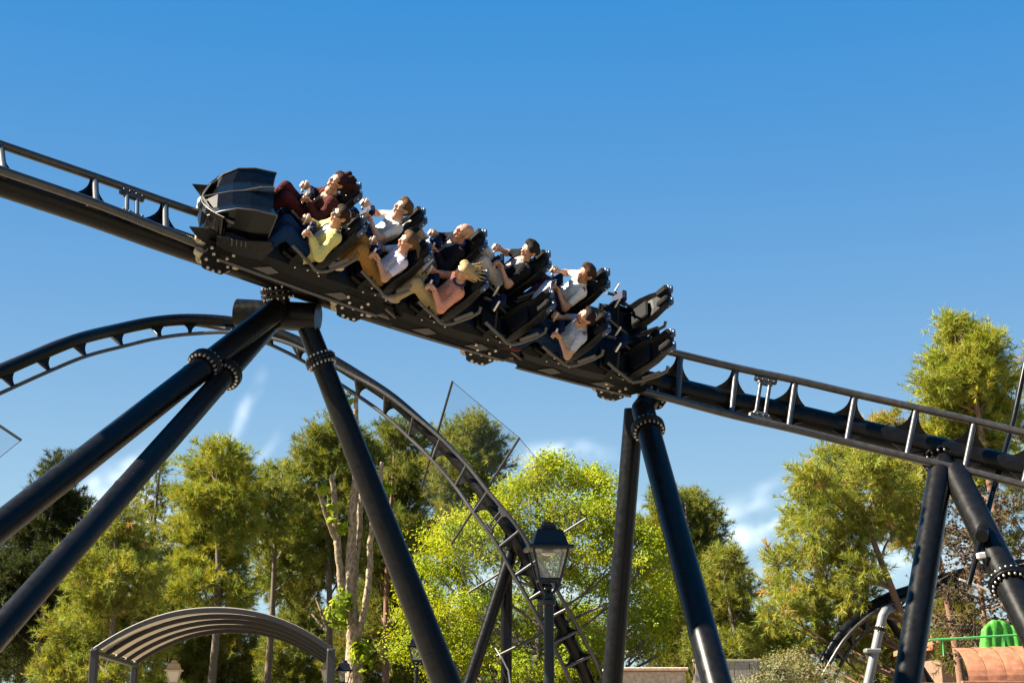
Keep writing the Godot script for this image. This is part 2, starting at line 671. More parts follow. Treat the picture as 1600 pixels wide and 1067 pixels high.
func bogie(car: Node3D, z: float) -> void:
	for sx in [-1.0, 1.0]:
		var mb := MB.new()
		var ox: float = sx * GAUGE
		# bracket: a bent plate outside the rail with carriers above, beside and below
		mb.prism([Vector2(-0.16, 0.12), Vector2(-0.20, 0.24), Vector2(0.2, 0.24), Vector2(0.16, 0.12), Vector2(0.19, -0.04), Vector2(0.10, -0.15), Vector2(-0.10, -0.15), Vector2(-0.19, -0.04)], 0.03, Transform3D(Basis(Vector3(0, 0, 1), Vector3(0, 1, 0), Vector3(-1, 0, 0)), Vector3(ox + sx * 0.165, 0, z)))
		mb.box(Transform3D(Basis(), Vector3(ox + sx * 0.05, 0.2, z)), Vector3(0.26, 0.06, 0.34), 0.015)
		mb.box(Transform3D(Basis(), Vector3(ox + sx * 0.09, -0.135, z)), Vector3(0.16, 0.045, 0.26), 0.012)
		var br := part("wheel_bogie", mb, M.car, car)
		for w in [[Vector3(ox, 0.125, z - 0.24), Vector3(sx, 0, 0), 0.078, 0.09], [Vector3(ox, 0.125, z + 0.24), Vector3(sx, 0, 0), 0.078, 0.09], [Vector3(ox + sx * 0.11, 0, z - 0.22), Vector3.DOWN, 0.06, 0.06], [Vector3(ox + sx * 0.11, 0, z + 0.22), Vector3.DOWN, 0.06, 0.06], [Vector3(ox + sx * 0.02, -0.115, z - 0.15), Vector3(sx, 0, 0), 0.065, 0.1], [Vector3(ox + sx * 0.02, -0.115, z + 0.15), Vector3(sx, 0, 0), 0.065, 0.1]]:
			mb = MB.new()
			var ty := MB.new()
			wheel(mb, ty, w[0], w[1], w[2], w[3])
			part("wheel_hub", mb, M.hub, br)
			part("wheel_tyre", ty, M.tyre, br)
		mb = MB.new()
		for p in [[0.17, -0.13], [0.17, 0.13], [0.1, -0.08], [0.1, 0.08], [-0.1, -0.07], [-0.1, 0.07], [0.0, -0.13], [0.0, 0.13], [-0.12, 0.0], [0.04, 0.0]]:
			var q := Vector3(ox + sx * 0.18, p[0], z + p[1])
			mb.tube([q, q + Vector3(sx * 0.03, 0, 0)], 0.02, 6)
		part("axle_nut", mb, M.bolt, br)

func car_body(car: Node3D, z0: float, z1: float, rows: Array) -> void:
	# tub: a faceted trough between the bogies
	var mb := MB.new()
	var sect := func(z: float, w: float, lift: float) -> Array:
		return [Vector3(-w * 0.55, 0.07 + lift, z), Vector3(-w, 0.16 + lift * 0.6, z), Vector3(-w * 1.02, 0.3, z), Vector3(-w * 0.86, 0.37, z), Vector3(w * 0.86, 0.37, z), Vector3(w * 1.02, 0.3, z), Vector3(w, 0.16 + lift * 0.6, z), Vector3(w * 0.55, 0.07 + lift, z)]
	loft(mb, [sect.call(z0, 0.46, 0.06), sect.call(z0 + 0.12, 0.53, 0.02), sect.call(lerpf(z0, z1, 0.5), 0.55, 0.0), sect.call(z1 - 0.12, 0.53, 0.02), sect.call(z1, 0.46, 0.06)])
	part("body", mb, M.car, car)
	for sx in [-1.0, 1.0]:
		# skirt: overlapping angular panels along the flank
		var span := z1 - z0
		var zz := Basis(Vector3(0, 0, 1), Vector3(0, 1, 0), Vector3(-1, 0, 0))
		mb = MB.new()
		mb.prism([Vector2(z0 - 0.02, 0.16), Vector2(z0 + 0.08, 0.05), Vector2(z1 - 0.14, 0.05), Vector2(z1 + 0.03, 0.17), Vector2(z1 + 0.03, 0.22), Vector2(z0 + 0.06, 0.22)], 0.022, Transform3D(zz * Basis(Vector3.RIGHT, sx * 0.22), Vector3(sx * 0.565, 0, 0)))
		part("skirt", mb, M.car, car)
		mb = MB.new()
		blade(mb, [Vector3(sx * 0.57, 0.05, z0 + 0.06), Vector3(sx * 0.575, 0.045, lerpf(z0, z1, 0.5)), Vector3(sx * 0.57, 0.05, z1 - 0.12)], 0.035, 0.03, Vector3.UP)
		part("skirt_edge", mb, M.trim, car)
		for k in 2:
			mb = MB.new()
			var za := z0 + span * (0.28 + 0.42 * k)
			mb.prism([Vector2(za - 0.17, 0.10), Vector2(za + 0.03, 0.085), Vector2(za + 0.14, 0.15), Vector2(za + 0.02, 0.185)], 0.018, Transform3D(zz * Basis(Vector3.RIGHT, sx * 0.22), Vector3(sx * 0.582, 0, 0)))
			part("skirt_scale", mb, M.trim, car)
		for r in rows:
			# perforated side plate under each seat
			mb = MB.new()
			mb.prism([Vector2(r - 0.34, 0.33), Vector2(r - 0.30, 0.47), Vector2(r - 0.02, 0.43), Vector2(r + 0.13, 0.40), Vector2(r + 0.15, 0.26), Vector2(r - 0.28, 0.25)], 0.025, Transform3D(zz, Vector3(sx * 0.545, 0, 0)))
			var pl := part("side_plate", mb, M.car, car)
			mb = MB.new()
			for q in [[-0.25, 0.3], [-0.18, 0.39], [-0.1, 0.32], [-0.02, 0.38], [0.05, 0.3], [0.02, 0.335]]:
				mb.tube([Vector3(sx * 0.555, q[1], r + q[0]), Vector3(sx * 0.572, q[1], r + q[0])], 0.0115, 6)
			part("plate_bolt", mb, M.bolt, pl)
	for r in rows:
		mb = MB.new()
		mb.box(Transform3D(Basis(), Vector3(0, 0.36, r + 0.05)), Vector3(0.16, 0.26, 0.5), 0.03)
		mb.box(Transform3D(Basis(Vector3.RIGHT, 0.2), Vector3(0, 0.5, r + 0.22)), Vector3(0.2, 0.34, 0.08), 0.02)
		for sx in [-1.0, 1.0]:
			mb.box(Transform3D(Basis(), Vector3(sx * 0.37, 0.32, r - 0.05)), Vector3(0.28, 0.1, 0.36), 0.02)
		part("seat_mount", mb, M.car, car)
		for sx in [-1.0, 1.0]:
			mb = MB.new()
			mb.box(Transform3D(Basis(Vector3.RIGHT, 0.5), Vector3(sx * 0.37, 0.215, r - 0.62)), Vector3(0.34, 0.03, 0.2), 0.01)
			part("footrest", mb, M.trim, car)

func nose(car: Node3D) -> void:
	# z runs from the tip (-1.24) to the dashboard (-0.52)
	var st := [[-1.22, 0.43, 0.38, 0.30, 0.08], [-1.12, 0.53, 0.56, 0.40, 0.09], [-0.98, 0.63, 0.69, 0.44, 0.10], [-0.80, 0.72, 0.76, 0.46, 0.10], [-0.55, 0.82, 0.80, 0.47, 0.12]]
	var rings := []
	for s in st:
		var z: float = s[0]
		rings.append([Vector3(0, s[1], z), Vector3(-s[3] * 0.55, (s[1] + s[2]) * 0.5 - 0.055, z + 0.01), Vector3(-s[3], s[2], z + 0.04), Vector3(-s[3] * 1.04, (s[2] + s[4]) * 0.55, z + 0.06), Vector3(-s[3] * 0.82, s[4], z + 0.05), Vector3(s[3] * 0.82, s[4], z + 0.05), Vector3(s[3] * 1.04, (s[2] + s[4]) * 0.55, z + 0.06), Vector3(s[3], s[2], z + 0.04), Vector3(s[3] * 0.55, (s[1] + s[2]) * 0.5 - 0.055, z + 0.01)])
	var mb := MB.new()
	loft(mb, rings)
	var cowl := part("nose_cowl", mb, M.gloss, car)
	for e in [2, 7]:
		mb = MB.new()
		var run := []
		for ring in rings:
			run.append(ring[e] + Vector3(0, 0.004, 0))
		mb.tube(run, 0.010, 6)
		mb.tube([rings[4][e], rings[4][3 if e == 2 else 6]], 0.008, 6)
		part("hood_edge_highlight", mb, M.trim, cowl)  # paler thin tubes: the sunlit highlight of the hood edges put into colour
	# crescent lip across the front
	mb = MB.new()
	var rim := []
	for i in 13:
		var q := i / 6.0 - 1.0
		rim.append([Vector3(q * 0.49, 0.45 + 0.10 * absf(q) - 0.07 * (1 - q * q), -1.26 + 0.22 * q * q), Vector3(q * 0.50, 0.30 + 0.12 * absf(q), -1.25 + 0.25 * q * q), Vector3(q * 0.47, 0.12, -1.19 + 0.27 * q * q)])
	for i in 12:
		for k in 2:
			for f in [-0.014, 0.014]:
				var d := Vector3(0, 0, f)
				mb.quad(rim[i][k] + d, rim[i + 1][k] + d, rim[i + 1][k + 1] + d, rim[i][k + 1] + d, d)
		for k in [0, 2]:
			mb.quad(rim[i][k] - Vector3(0, 0, 0.014), rim[i + 1][k] - Vector3(0, 0, 0.014), rim[i + 1][k] + Vector3(0, 0, 0.014), rim[i][k] + Vector3(0, 0, 0.014), Vector3(0, 1 if k == 0 else -1, 0))
	part("front_lip", mb, M.gloss, cowl)
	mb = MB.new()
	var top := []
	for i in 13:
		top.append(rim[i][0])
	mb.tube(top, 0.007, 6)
	part("lip_edge_highlight", mb, M.trim, cowl)  # pale tube that paints a lit line along the top of the lip
	# centre ridge and the two chevron blades
	mb = MB.new()
	blade(mb, [Vector3(0, 0.42, -1.24), Vector3(0, 0.60, -1.0), Vector3(0, 0.68, -0.86), Vector3(0, 0.80, -0.70), Vector3(0, 0.86, -0.57)], 0.04, 0.02, Vector3.UP)
	part("ridge", mb, M.trim, cowl)
	for sx in [-1.0, 1.0]:
		mb = MB.new()
		blade(mb, [Vector3(sx * 0.02, 0.42, -1.26), Vector3(sx * 0.25, 0.46, -1.19), Vector3(sx * 0.43, 0.50, -1.06), Vector3(sx * 0.50, 0.53, -0.92)], 0.035, 0.014, Vector3.UP)
		part("chevron_blade", mb, M.trim, cowl)
		mb = MB.new()
		mb.prism([Vector2(-1.04, 0.34), Vector2(-0.72, 0.42), Vector2(-0.46, 0.52), Vector2(-0.40, 0.44), Vector2(-0.46, 0.24), Vector2(-0.74, 0.20), Vector2(-1.0, 0.22)], 0.025, Transform3D(Basis(Vector3(0, 0, 1), Vector3(0, 1, 0), Vector3(-1, 0, 0)), Vector3(sx * 0.575, 0, 0)))
		part("cheek_panel", mb, M.panel, cowl)
		for k in 4:
			mb = MB.new()
			mb.box(Transform3D(Basis(Vector3.RIGHT, -0.35), Vector3(sx * 0.592, 0.34 + 0.012 * k, -0.86 + 0.05 * k)), Vector3(0.014, 0.10 - 0.012 * k, 0.012), 0.003)
			part("gill", mb, M.trim, cowl)
		# swept fins at the corners
		mb = MB.new()
		mb.prism([Vector2(-1.34, 0.26), Vector2(-1.14, 0.33), Vector2(-0.94, 0.30), Vector2(-0.98, 0.10), Vector2(-1.20, 0.16)], 0.022, Transform3D(Basis(Vector3(0, 0, 1), Vector3(0, 1, 0), Vector3(-1, 0, 0)), Vector3(sx * 0.46, 0.0, 0.0)))
		part("swept_fin", mb, M.panel, cowl)
	mb = MB.new()
	mb.box(Transform3D(Basis(Vector3.RIGHT, -0.3), Vector3(0, 0.40, -0.47)), Vector3(0.90, 0.40, 0.05), 0.02)
	part("dashboard", mb, M.dash, cowl)


# ---------------------------------------------------------------- riders
var hand_mb: MB
var head_mb := {}

func make_hand() -> MB:
	# a hand closed round a bar that lies along x at (0, 0.075, -0.033); wrist at the origin
	var b := []
	var xs := [-0.03, -0.01, 0.01, 0.029]
	var len := [0.88, 1.0, 0.97, 0.8]
	for i in 4:
		var x: float = xs[i]
		var l: float = len[i]
		b.append([Vector3(x * 0.55, -0.012, 0), Vector3(x, 0.066, 0.004), 0.016, 0.0125])
		b.append([Vector3(x, 0.066, 0.004), Vector3(x, 0.066 + 0.034 * l, -0.022), 0.0105, 0.0095])
		b.append([Vector3(x, 0.066 + 0.034 * l, -0.022), Vector3(x, 0.072 + 0.02 * l, -0.052), 0.0095, 0.0085])
		b.append([Vector3(x, 0.072 + 0.02 * l, -0.052), Vector3(x, 0.058, -0.05 - 0.004 * l), 0.0085, 0.0075])
	b.append([Vector3(0.022, 0.012, -0.006), Vector3(0.046, 0.04, -0.02), 0.014, 0.0115])
	b.append([Vector3(0.046, 0.04, -0.02), Vector3(0.038, 0.066, -0.046), 0.0105, 0.009])
	b.append([Vector3(0.038, 0.066, -0.046), Vector3(0.022, 0.078, -0.062), 0.009, 0.008])
	var mb := MB.new()
	mb.flesh(b, 0.0042, 420.0)
	return mb

func make_head(beard: bool) -> MB:
	var b := [[Vector3(0, 0.035, 0.022), Vector3(0, 0.03, -0.01), 0.085, 0.078], [Vector3(0, 0.0, -0.03), Vector3(0, -0.03, -0.035), 0.062, 0.056], [Vector3(-0.03, -0.075, -0.03), Vector3(0.03, -0.075, -0.03), 0.034, 0.034], [Vector3(0, -0.09, -0.062), Vector3(0, -0.086, -0.058), 0.022, 0.022], [Vector3(0, 0.0, -0.092), Vector3(0, -0.034, -0.106), 0.009, 0.013], [Vector3(-0.014, -0.038, -0.094), Vector3(0.014, -0.038, -0.094), 0.009, 0.009], [Vector3(-0.042, 0.022, -0.08), Vector3(0.042, 0.022, -0.08), 0.012, 0.012], [Vector3(-0.02, -0.062, -0.083), Vector3(0.02, -0.062, -0.083), 0.0095, 0.0095], [Vector3(-0.046, -0.025, -0.062), Vector3(-0.04, -0.03, -0.064), 0.022, 0.02], [Vector3(0.046, -0.025, -0.062), Vector3(0.04, -0.03, -0.064), 0.022, 0.02]]
	for s in [-1.0, 1.0]:
		b.append([Vector3(s * 0.083, 0.012, 0.012), Vector3(s * 0.08, -0.03, 0.002), 0.014, 0.009])
		b.append([Vector3(s * 0.09, 0.02, 0.02), Vector3(s * 0.088, -0.008, 0.018), 0.009, 0.008])
		b.append([Vector3(s * 0.031, -0.001, -0.078), Vector3(s * 0.031, -0.001, -0.08), 0.0125, 0.0125])
	b.append([Vector3(0, -0.06, 0.01), Vector3(0, -0.15, 0.02), 0.052, 0.056])
	var mb := MB.new()
	var paint := func(p: Vector3) -> Color:
		var k := Color.WHITE
		for s in [-1.0, 1.0]:
			var e := Vector2(p.x - s * 0.031, p.y + 0.001)
			if p.z < -0.07 and absf(e.x) < 0.014 and absf(e.y) < 0.0065:
				k = Color(1.3, 1.6, 2.0) if absf(e.x) > 0.006 else Color(0.12, 0.12, 0.12)
			if p.z < -0.06 and absf(e.x) < 0.022 and absf(e.y - 0.021) < 0.006:
				k = Color(0.25, 0.2, 0.2)
		if p.z < -0.07 and absf(p.x) < 0.026 and absf(p.y + 0.062) < 0.009:
			k = Color(1.0, 0.6, 0.6)
		if beard and p.y < -0.04 and p.y > -0.115 and p.z < 0.0 and absf(p.y + 0.062) > 0.009:
			k = Color(0.3, 0.22, 0.2)
		return k
	mb.flesh(b, 0.0075, 190.0, null, paint)
	return mb

func ik(a: Vector3, b: Vector3, l1: float, l2: float, hint: Vector3) -> Vector3:
	var d := minf(a.distance_to(b), (l1 + l2) * 0.995)
	var x := (l1 * l1 - l2 * l2 + d * d) / (2 * d)
	var h := sqrt(maxf(0.0, l1 * l1 - x * x))
	var t := (b - a).normalized()
	var o := (hint - t * hint.dot(t)).normalized()
	return a + t * x + o * h

func grow(b: Array, by: float) -> Array:
	var out := []
	for q in b:
		out.append([q[0], q[1], q[2] + by, q[3] + by])
	return out

# d: label, skin, top, top_long, trousers, shoes, hair, style, hand, turn (head yaw), tilt, and optional jacket, collar, beard
func rider(d: Dictionary, xf: Transform3D) -> void:
	var g := thing("person", d.label, "person", xf, "people riding the coaster train")
	var skin: Color = d.skin
	var w: float = d.get("build", 1.0)
	var hip := Vector3(0, 0.435, -0.07)
	var chest := Vector3(0, 0.73, 0.03)
	var neck := Vector3(0, 0.87, 0.025)
	var head := Vector3(0, 1.0, -0.01)
	var torso := [[hip + Vector3(-0.075, 0, 0), hip + Vector3(0.075, 0, 0), 0.10, 0.10], [hip, Vector3(0, 0.56, -0.03), 0.11 * w, 0.105 * w], [Vector3(-0.035, 0.56, -0.03), chest + Vector3(-0.055, 0, 0), 0.09 * w, 0.10 * w], [Vector3(0.035, 0.56, -0.03), chest + Vector3(0.055, 0, 0), 0.09 * w, 0.10 * w], [chest + Vector3(-0.07, 0.03, 0), Vector3(-0.135, 0.83, 0.035), 0.085 * w, 0.062], [chest + Vector3(0.07, 0.03, 0), Vector3(0.135, 0.83, 0.035), 0.085 * w, 0.062], [chest + Vector3(0, 0.07, 0), neck, 0.075, 0.052]]
	var arms := []
	var sleeves := []
	var hands := []
	for s in [-1.0, 1.0]:
		var sh := Vector3(s * 0.165, 0.825, 0.03)
		var grip := mirror(d.hand, s)
		# the wrist sits behind the grip, so that the fist closes round it
		var dir := (grip - sh).normalized()
		var wr: Vector3 = grip + Vector3(s * 0.035, -0.006, 0.07)
		var el := ik(sh, wr, 0.27, 0.245, Vector3(s * 0.75, -0.8, 0.1))
		arms.append([sh, el, 0.050 * w, 0.040])
		arms.append([el, wr, 0.040, 0.026])
		sleeves.append([sh, sh.lerp(el, 1.0 if d.top_long else 0.62), 0.056 * w, 0.047])
		if d.top_long:
			sleeves.append([el, el.lerp(wr, 0.88), 0.047, 0.036])
		var y: Vector3 = (grip - wr).normalized()
		var x := (Vector3(0, 0.99, -0.14) - y * Vector3(0, 0.99, -0.14).dot(y)).normalized()
		var z := x.cross(y)
		# the fingers of either hand curl inwards, towards the rider's middle
		if z.x * s < 0.0:
			hands.append(Transform3D(Basis(x, y, z), wr))
		else:
			hands.append(Transform3D(Basis(x, y, -z), wr))
	var legs := []
	var shoes := []
	for s in [-1.0, 1.0]:
		var hp := hip + Vector3(s * 0.085, 0, 0)
		var kn := Vector3(s * 0.115, 0.60 + d.get("knee", 0.0), -0.45)
		var an := Vector3(s * 0.11, 0.27 + d.get("knee", 0.0) * 1.25, -0.55)
		legs.append([hp, kn, 0.085 * w, 0.060])
		legs.append([kn, an, 0.058, 0.040])
		shoes.append([an + Vector3(0, -0.035, 0.03), an + Vector3(0, -0.045, -0.02), 0.04, 0.042])
		shoes.append([an + Vector3(0, -0.045, -0.02), an + Vector3(s * 0.02, -0.03, -0.15), 0.042, 0.034])
	var body := MB.new()
	body.colour = Color(1, 1, 1)
	var all := torso.duplicate()
	all.append_array(arms)
	all.append_array(legs)
	all.append([neck, head + Vector3(0, -0.06, 0.02), 0.05, 0.048])
	for q in shoes:
		all.append([q[0], q[1], q[2] - 0.012, q[3] - 0.012])
	body.flesh(all, 0.02, 75.0)
	for h in hands:
		body.join(hand_mb, h)
	var hb := Basis(Vector3.UP, d.turn) * Basis(Vector3.RIGHT, d.tilt)
	var hx := Transform3D(hb, head + Vector3(0, 0.045, 0))
	body.join(head_mb[d.get("beard", false)], hx)
	var sm := mat("skin", lin(skin.r, skin.g, skin.b), 0.5)
	sm.vertex_color_use_as_albedo = true
	sm.subsurf_scatter_enabled = true
	sm.subsurf_scatter_strength = 0.08
	var bo := part("body", body, sm, g)
	# clothes
	var cloth := func(called: String, bones: Array, colour: Color, keep = null, cell := 0.018) -> void:
		var mb := MB.new()
		mb.flesh(bones, cell, 80.0, keep)
		var m := mat("cloth", Color.WHITE, 0.9)
		m.albedo_color = lin(colour.r, colour.g, colour.b)
		m.normal_enabled = true
		m.metallic_specular = 0.2
		m.normal_texture = M.cloth_bump
		m.normal_scale = 1.5
		m.uv1_triplanar = true
		m.uv1_scale = Vector3.ONE * 2.6
		part(called, mb, m, g)
	var no_neck := func(p: Vector3) -> bool: return p.y < 0.9 and not (p.y > 0.87 and Vector2(p.x, p.z - 0.01).length() < 0.05)
	var upper := grow(torso, 0.012)
	upper.append_array(sleeves)
	if d.has("jacket"):
		var inner := grow(torso, 0.012)
		cloth.call("shirt", inner, d.top, no_neck)
		var outer := grow(torso, 0.026)
		outer.append_array(grow(sleeves, 0.008))
		var open := func(p: Vector3) -> bool: return p.y < 0.91 and not (p.z < 0.01 and absf(p.x) < 0.02 + 0.14 * clampf(p.y - 0.42, 0.0, 0.42)) and not (p.y > 0.875 and Vector2(p.x, p.z - 0.01).length() < 0.06)
		cloth.call("jacket", outer, d.jacket, open)
	else:
		cloth.call("shirt", upper, d.top, no_neck)
	cloth.call("trousers", grow(legs, 0.014) + [[hip + Vector3(-0.075, 0, 0), hip + Vector3(0.075, 0, 0), 0.117, 0.117], [hip, hip + Vector3(0, 0.06, 0.01), 0.122 * w, 0.118 * w]], d.trousers)
	cloth.call("shoes", shoes, d.shoes, null, 0.012)
	if d.has("collar"):
		var mb := MB.new()
		var ring := []
		for i in 15:
			var a := TAU * i / 14.0
			ring.append(Vector3(sin(a) * 0.07, 0.885 + 0.02 * cos(a), 0.02 + cos(a) * 0.065))
		mb.tube(ring, 0.016, 8)
		part("collar", mb, mat("collar", lin(d.collar.r, d.collar.g, d.collar.b), 0.9), g)
	# hair
	var hair := []
	var hr := RandomNumberGenerator.new()
	hr.seed = int(d.hand.z * -1000.0) + int(skin.r * 999.0)
	var style: String = d.style
	if style != "bald":
		for p in [Vector3(0, 0.055, 0.035), Vector3(-0.03, 0.06, 0.01), Vector3(0.03, 0.06, 0.01), Vector3(0, 0.075, -0.02), Vector3(-0.035, 0.02, 0.05), Vector3(0.035, 0.02, 0.05), Vector3(0, -0.02, 0.055), Vector3(-0.04, 0.065, -0.028), Vector3(0.04, 0.065, -0.028)]:
			var r: float = 0.056 + hr.randf() * 0.01
			hair.append([p, p * 1.04, r, r])
	if style == "bun":
		hair.append([Vector3(0, 0.08, 0.1), Vector3(0, 0.09, 0.12), 0.04, 0.035])
	if style == "long":
		for i in 16:
			var a := hr.randf_range(-1.0, 1.0)
			var p := Vector3(a * 0.075, hr.randf_range(-0.03, 0.09), hr.randf_range(0.02, 0.07))
			var q := p + Vector3(a * 0.07, hr.randf_range(-0.06, 0.10), hr.randf_range(0.03, 0.09))
			hair.append([p, q, 0.036, 0.03])
			hair.append([q, q + Vector3(a * 0.05, hr.randf_range(-0.06, 0.05), hr.randf_range(0.0, 0.07)), 0.028, 0.016])
	if style == "tail":
		hair.append([Vector3(0, 0.02, 0.1), Vector3(-0.05, 0.0, 0.14), 0.035, 0.03])
		hair.append([Vector3(-0.05, 0.0, 0.14), Vector3(-0.15, -0.05, 0.15), 0.03, 0.012])
	if style == "blown":
		for i in 26:
			var a := hr.randf_range(-1.0, 1.0)
			var p := Vector3(a * 0.07, hr.randf_range(-0.06, 0.09), hr.randf_range(0.03, 0.07))
			var q := p + Vector3(a * 0.04 + hr.randf_range(-0.03, 0.03), hr.randf_range(-0.06, 0.08), hr.randf_range(0.08, 0.17))
			hair.append([p, q, 0.02, 0.009])
			hair.append([q, q + Vector3(hr.randf_range(-0.03, 0.03), hr.randf_range(-0.03, 0.06), hr.randf_range(0.04, 0.09)), 0.0085, 0.003])
	if hair:
		var mb := MB.new()
		mb.flesh(hair, 0.009, 260.0, func(p: Vector3) -> bool: return not (p.z < -0.062 and p.y < 0.06) and not (p.y < -0.0 and p.z < 0.0))
		var m := mat("hair", lin(d.hair.r, d.hair.g, d.hair.b), 0.75)
		m.normal_enabled = true
		m.metallic_specular = 0.2
		m.normal_texture = M.hair_bump
		m.uv1_triplanar = true
		m.uv1_scale = Vector3(7, 7, 2)
		part("hair", mb, m, bo).transform = hx
	if d.get("glasses", false):
		var mb := MB.new()
		for s in [-1.0, 1.0]:
			mb.box(Transform3D(Basis(Vector3.UP, s * -0.2), Vector3(s * 0.034, 0.0, -0.102)), Vector3(0.05, 0.032, 0.006), 0.002)
			mb.box(Transform3D(Basis(), Vector3(s * 0.076, 0.006, -0.045)), Vector3(0.006, 0.008, 0.11), 0.0)
		part("sunglasses", mb, M.paint, bo).transform = hx


# ---------------------------------------------------------------- trees and shrubs
func tuft_mesh(kind: String, seed_n: int) -> ArrayMesh:
	var r := RandomNumberGenerator.new()
	r.seed = seed_n
	var mb := MB.new()
	if kind == "needle":
		for i in 26:
			var y := r.randf_range(0.0, 0.26)
			var g := r.randf() * TAU
			var lean := r.randf_range(0.35, 1.15)
			var d := Vector3(cos(g) * sin(lean), cos(lean), sin(g) * sin(lean))
			var o := Vector3(0, y, 0)
			var side := d.cross(Vector3(r.randfn(), r.randfn(), r.randfn())).normalized() * 0.0095
			var l := r.randf_range(0.12, 0.24)
			mb.tri(o - side, o + side, o + d * l, d.cross(side))
	elif kind == "leaf":
		for i in 13:
			var y := r.randf_range(-0.02, 0.24)
			var g := r.randf() * TAU
			var d := Vector3(cos(g), r.randf_range(-0.25, 0.5), sin(g)).normalized()
			var s := d.cross(Vector3(r.randfn() * 0.5, 1, r.randfn() * 0.5)).normalized()
			var o := Vector3(0, y, 0) + d * r.randf_range(0.02, 0.12)
			var l := r.randf_range(0.06, 0.1)
			var fold := s.cross(d) * 0.008
			mb.quad(o, o + d * l * 0.5 + s * l * 0.27 + fold, o + d * l, o + d * l * 0.5, fold)
			mb.quad(o, o + d * l * 0.5 - s * l * 0.27 + fold, o + d * l, o + d * l * 0.5, fold)
	elif kind == "broad":
		for i in 7:
			var g := r.randf() * TAU
			var d := Vector3(cos(g), r.randf_range(-0.4, 0.5), sin(g)).normalized()
			var s := d.cross(Vector3.UP).normalized()
			var o := Vector3(0, r.randf_range(0, 0.12), 0)
			var l := r.randf_range(0.1, 0.16)
			for k in [-1.0, 1.0]:
				mb.quad(o, o + d * l * 0.35 + s * l * 0.45 * k, o + d * l * 0.7 + s * l * 0.35 * k + Vector3.UP * 0.012, o + d * l, Vector3.UP)
	else:
		mb.ball(Vector3.ZERO, Vector3(0.03, 0.045, 0.03), 4, 6)
	return mb.mesh()

func unit(r: RandomNumberGenerator) -> Vector3:
	return Vector3(r.randfn(), r.randfn(), r.randfn()).normalized()

func scatter(called: String, parent: Node3D, mesh: Mesh, m: Material, xfs: Array, cols: PackedColorArray) -> void:
	var mm := MultiMesh.new()
	mm.transform_format = MultiMesh.TRANSFORM_3D
	mm.use_colors = true
	mm.mesh = mesh
	mm.instance_count = xfs.size()
	for i in xfs.size():
		mm.set_instance_transform(i, xfs[i])
		mm.set_instance_color(i, cols[i])
	var o := MultiMeshInstance3D.new()
	o.name = called
	o.multimesh = mm
	o.material_override = m
	o.set_meta("kind", "stuff")
	parent.add_child(o, true)

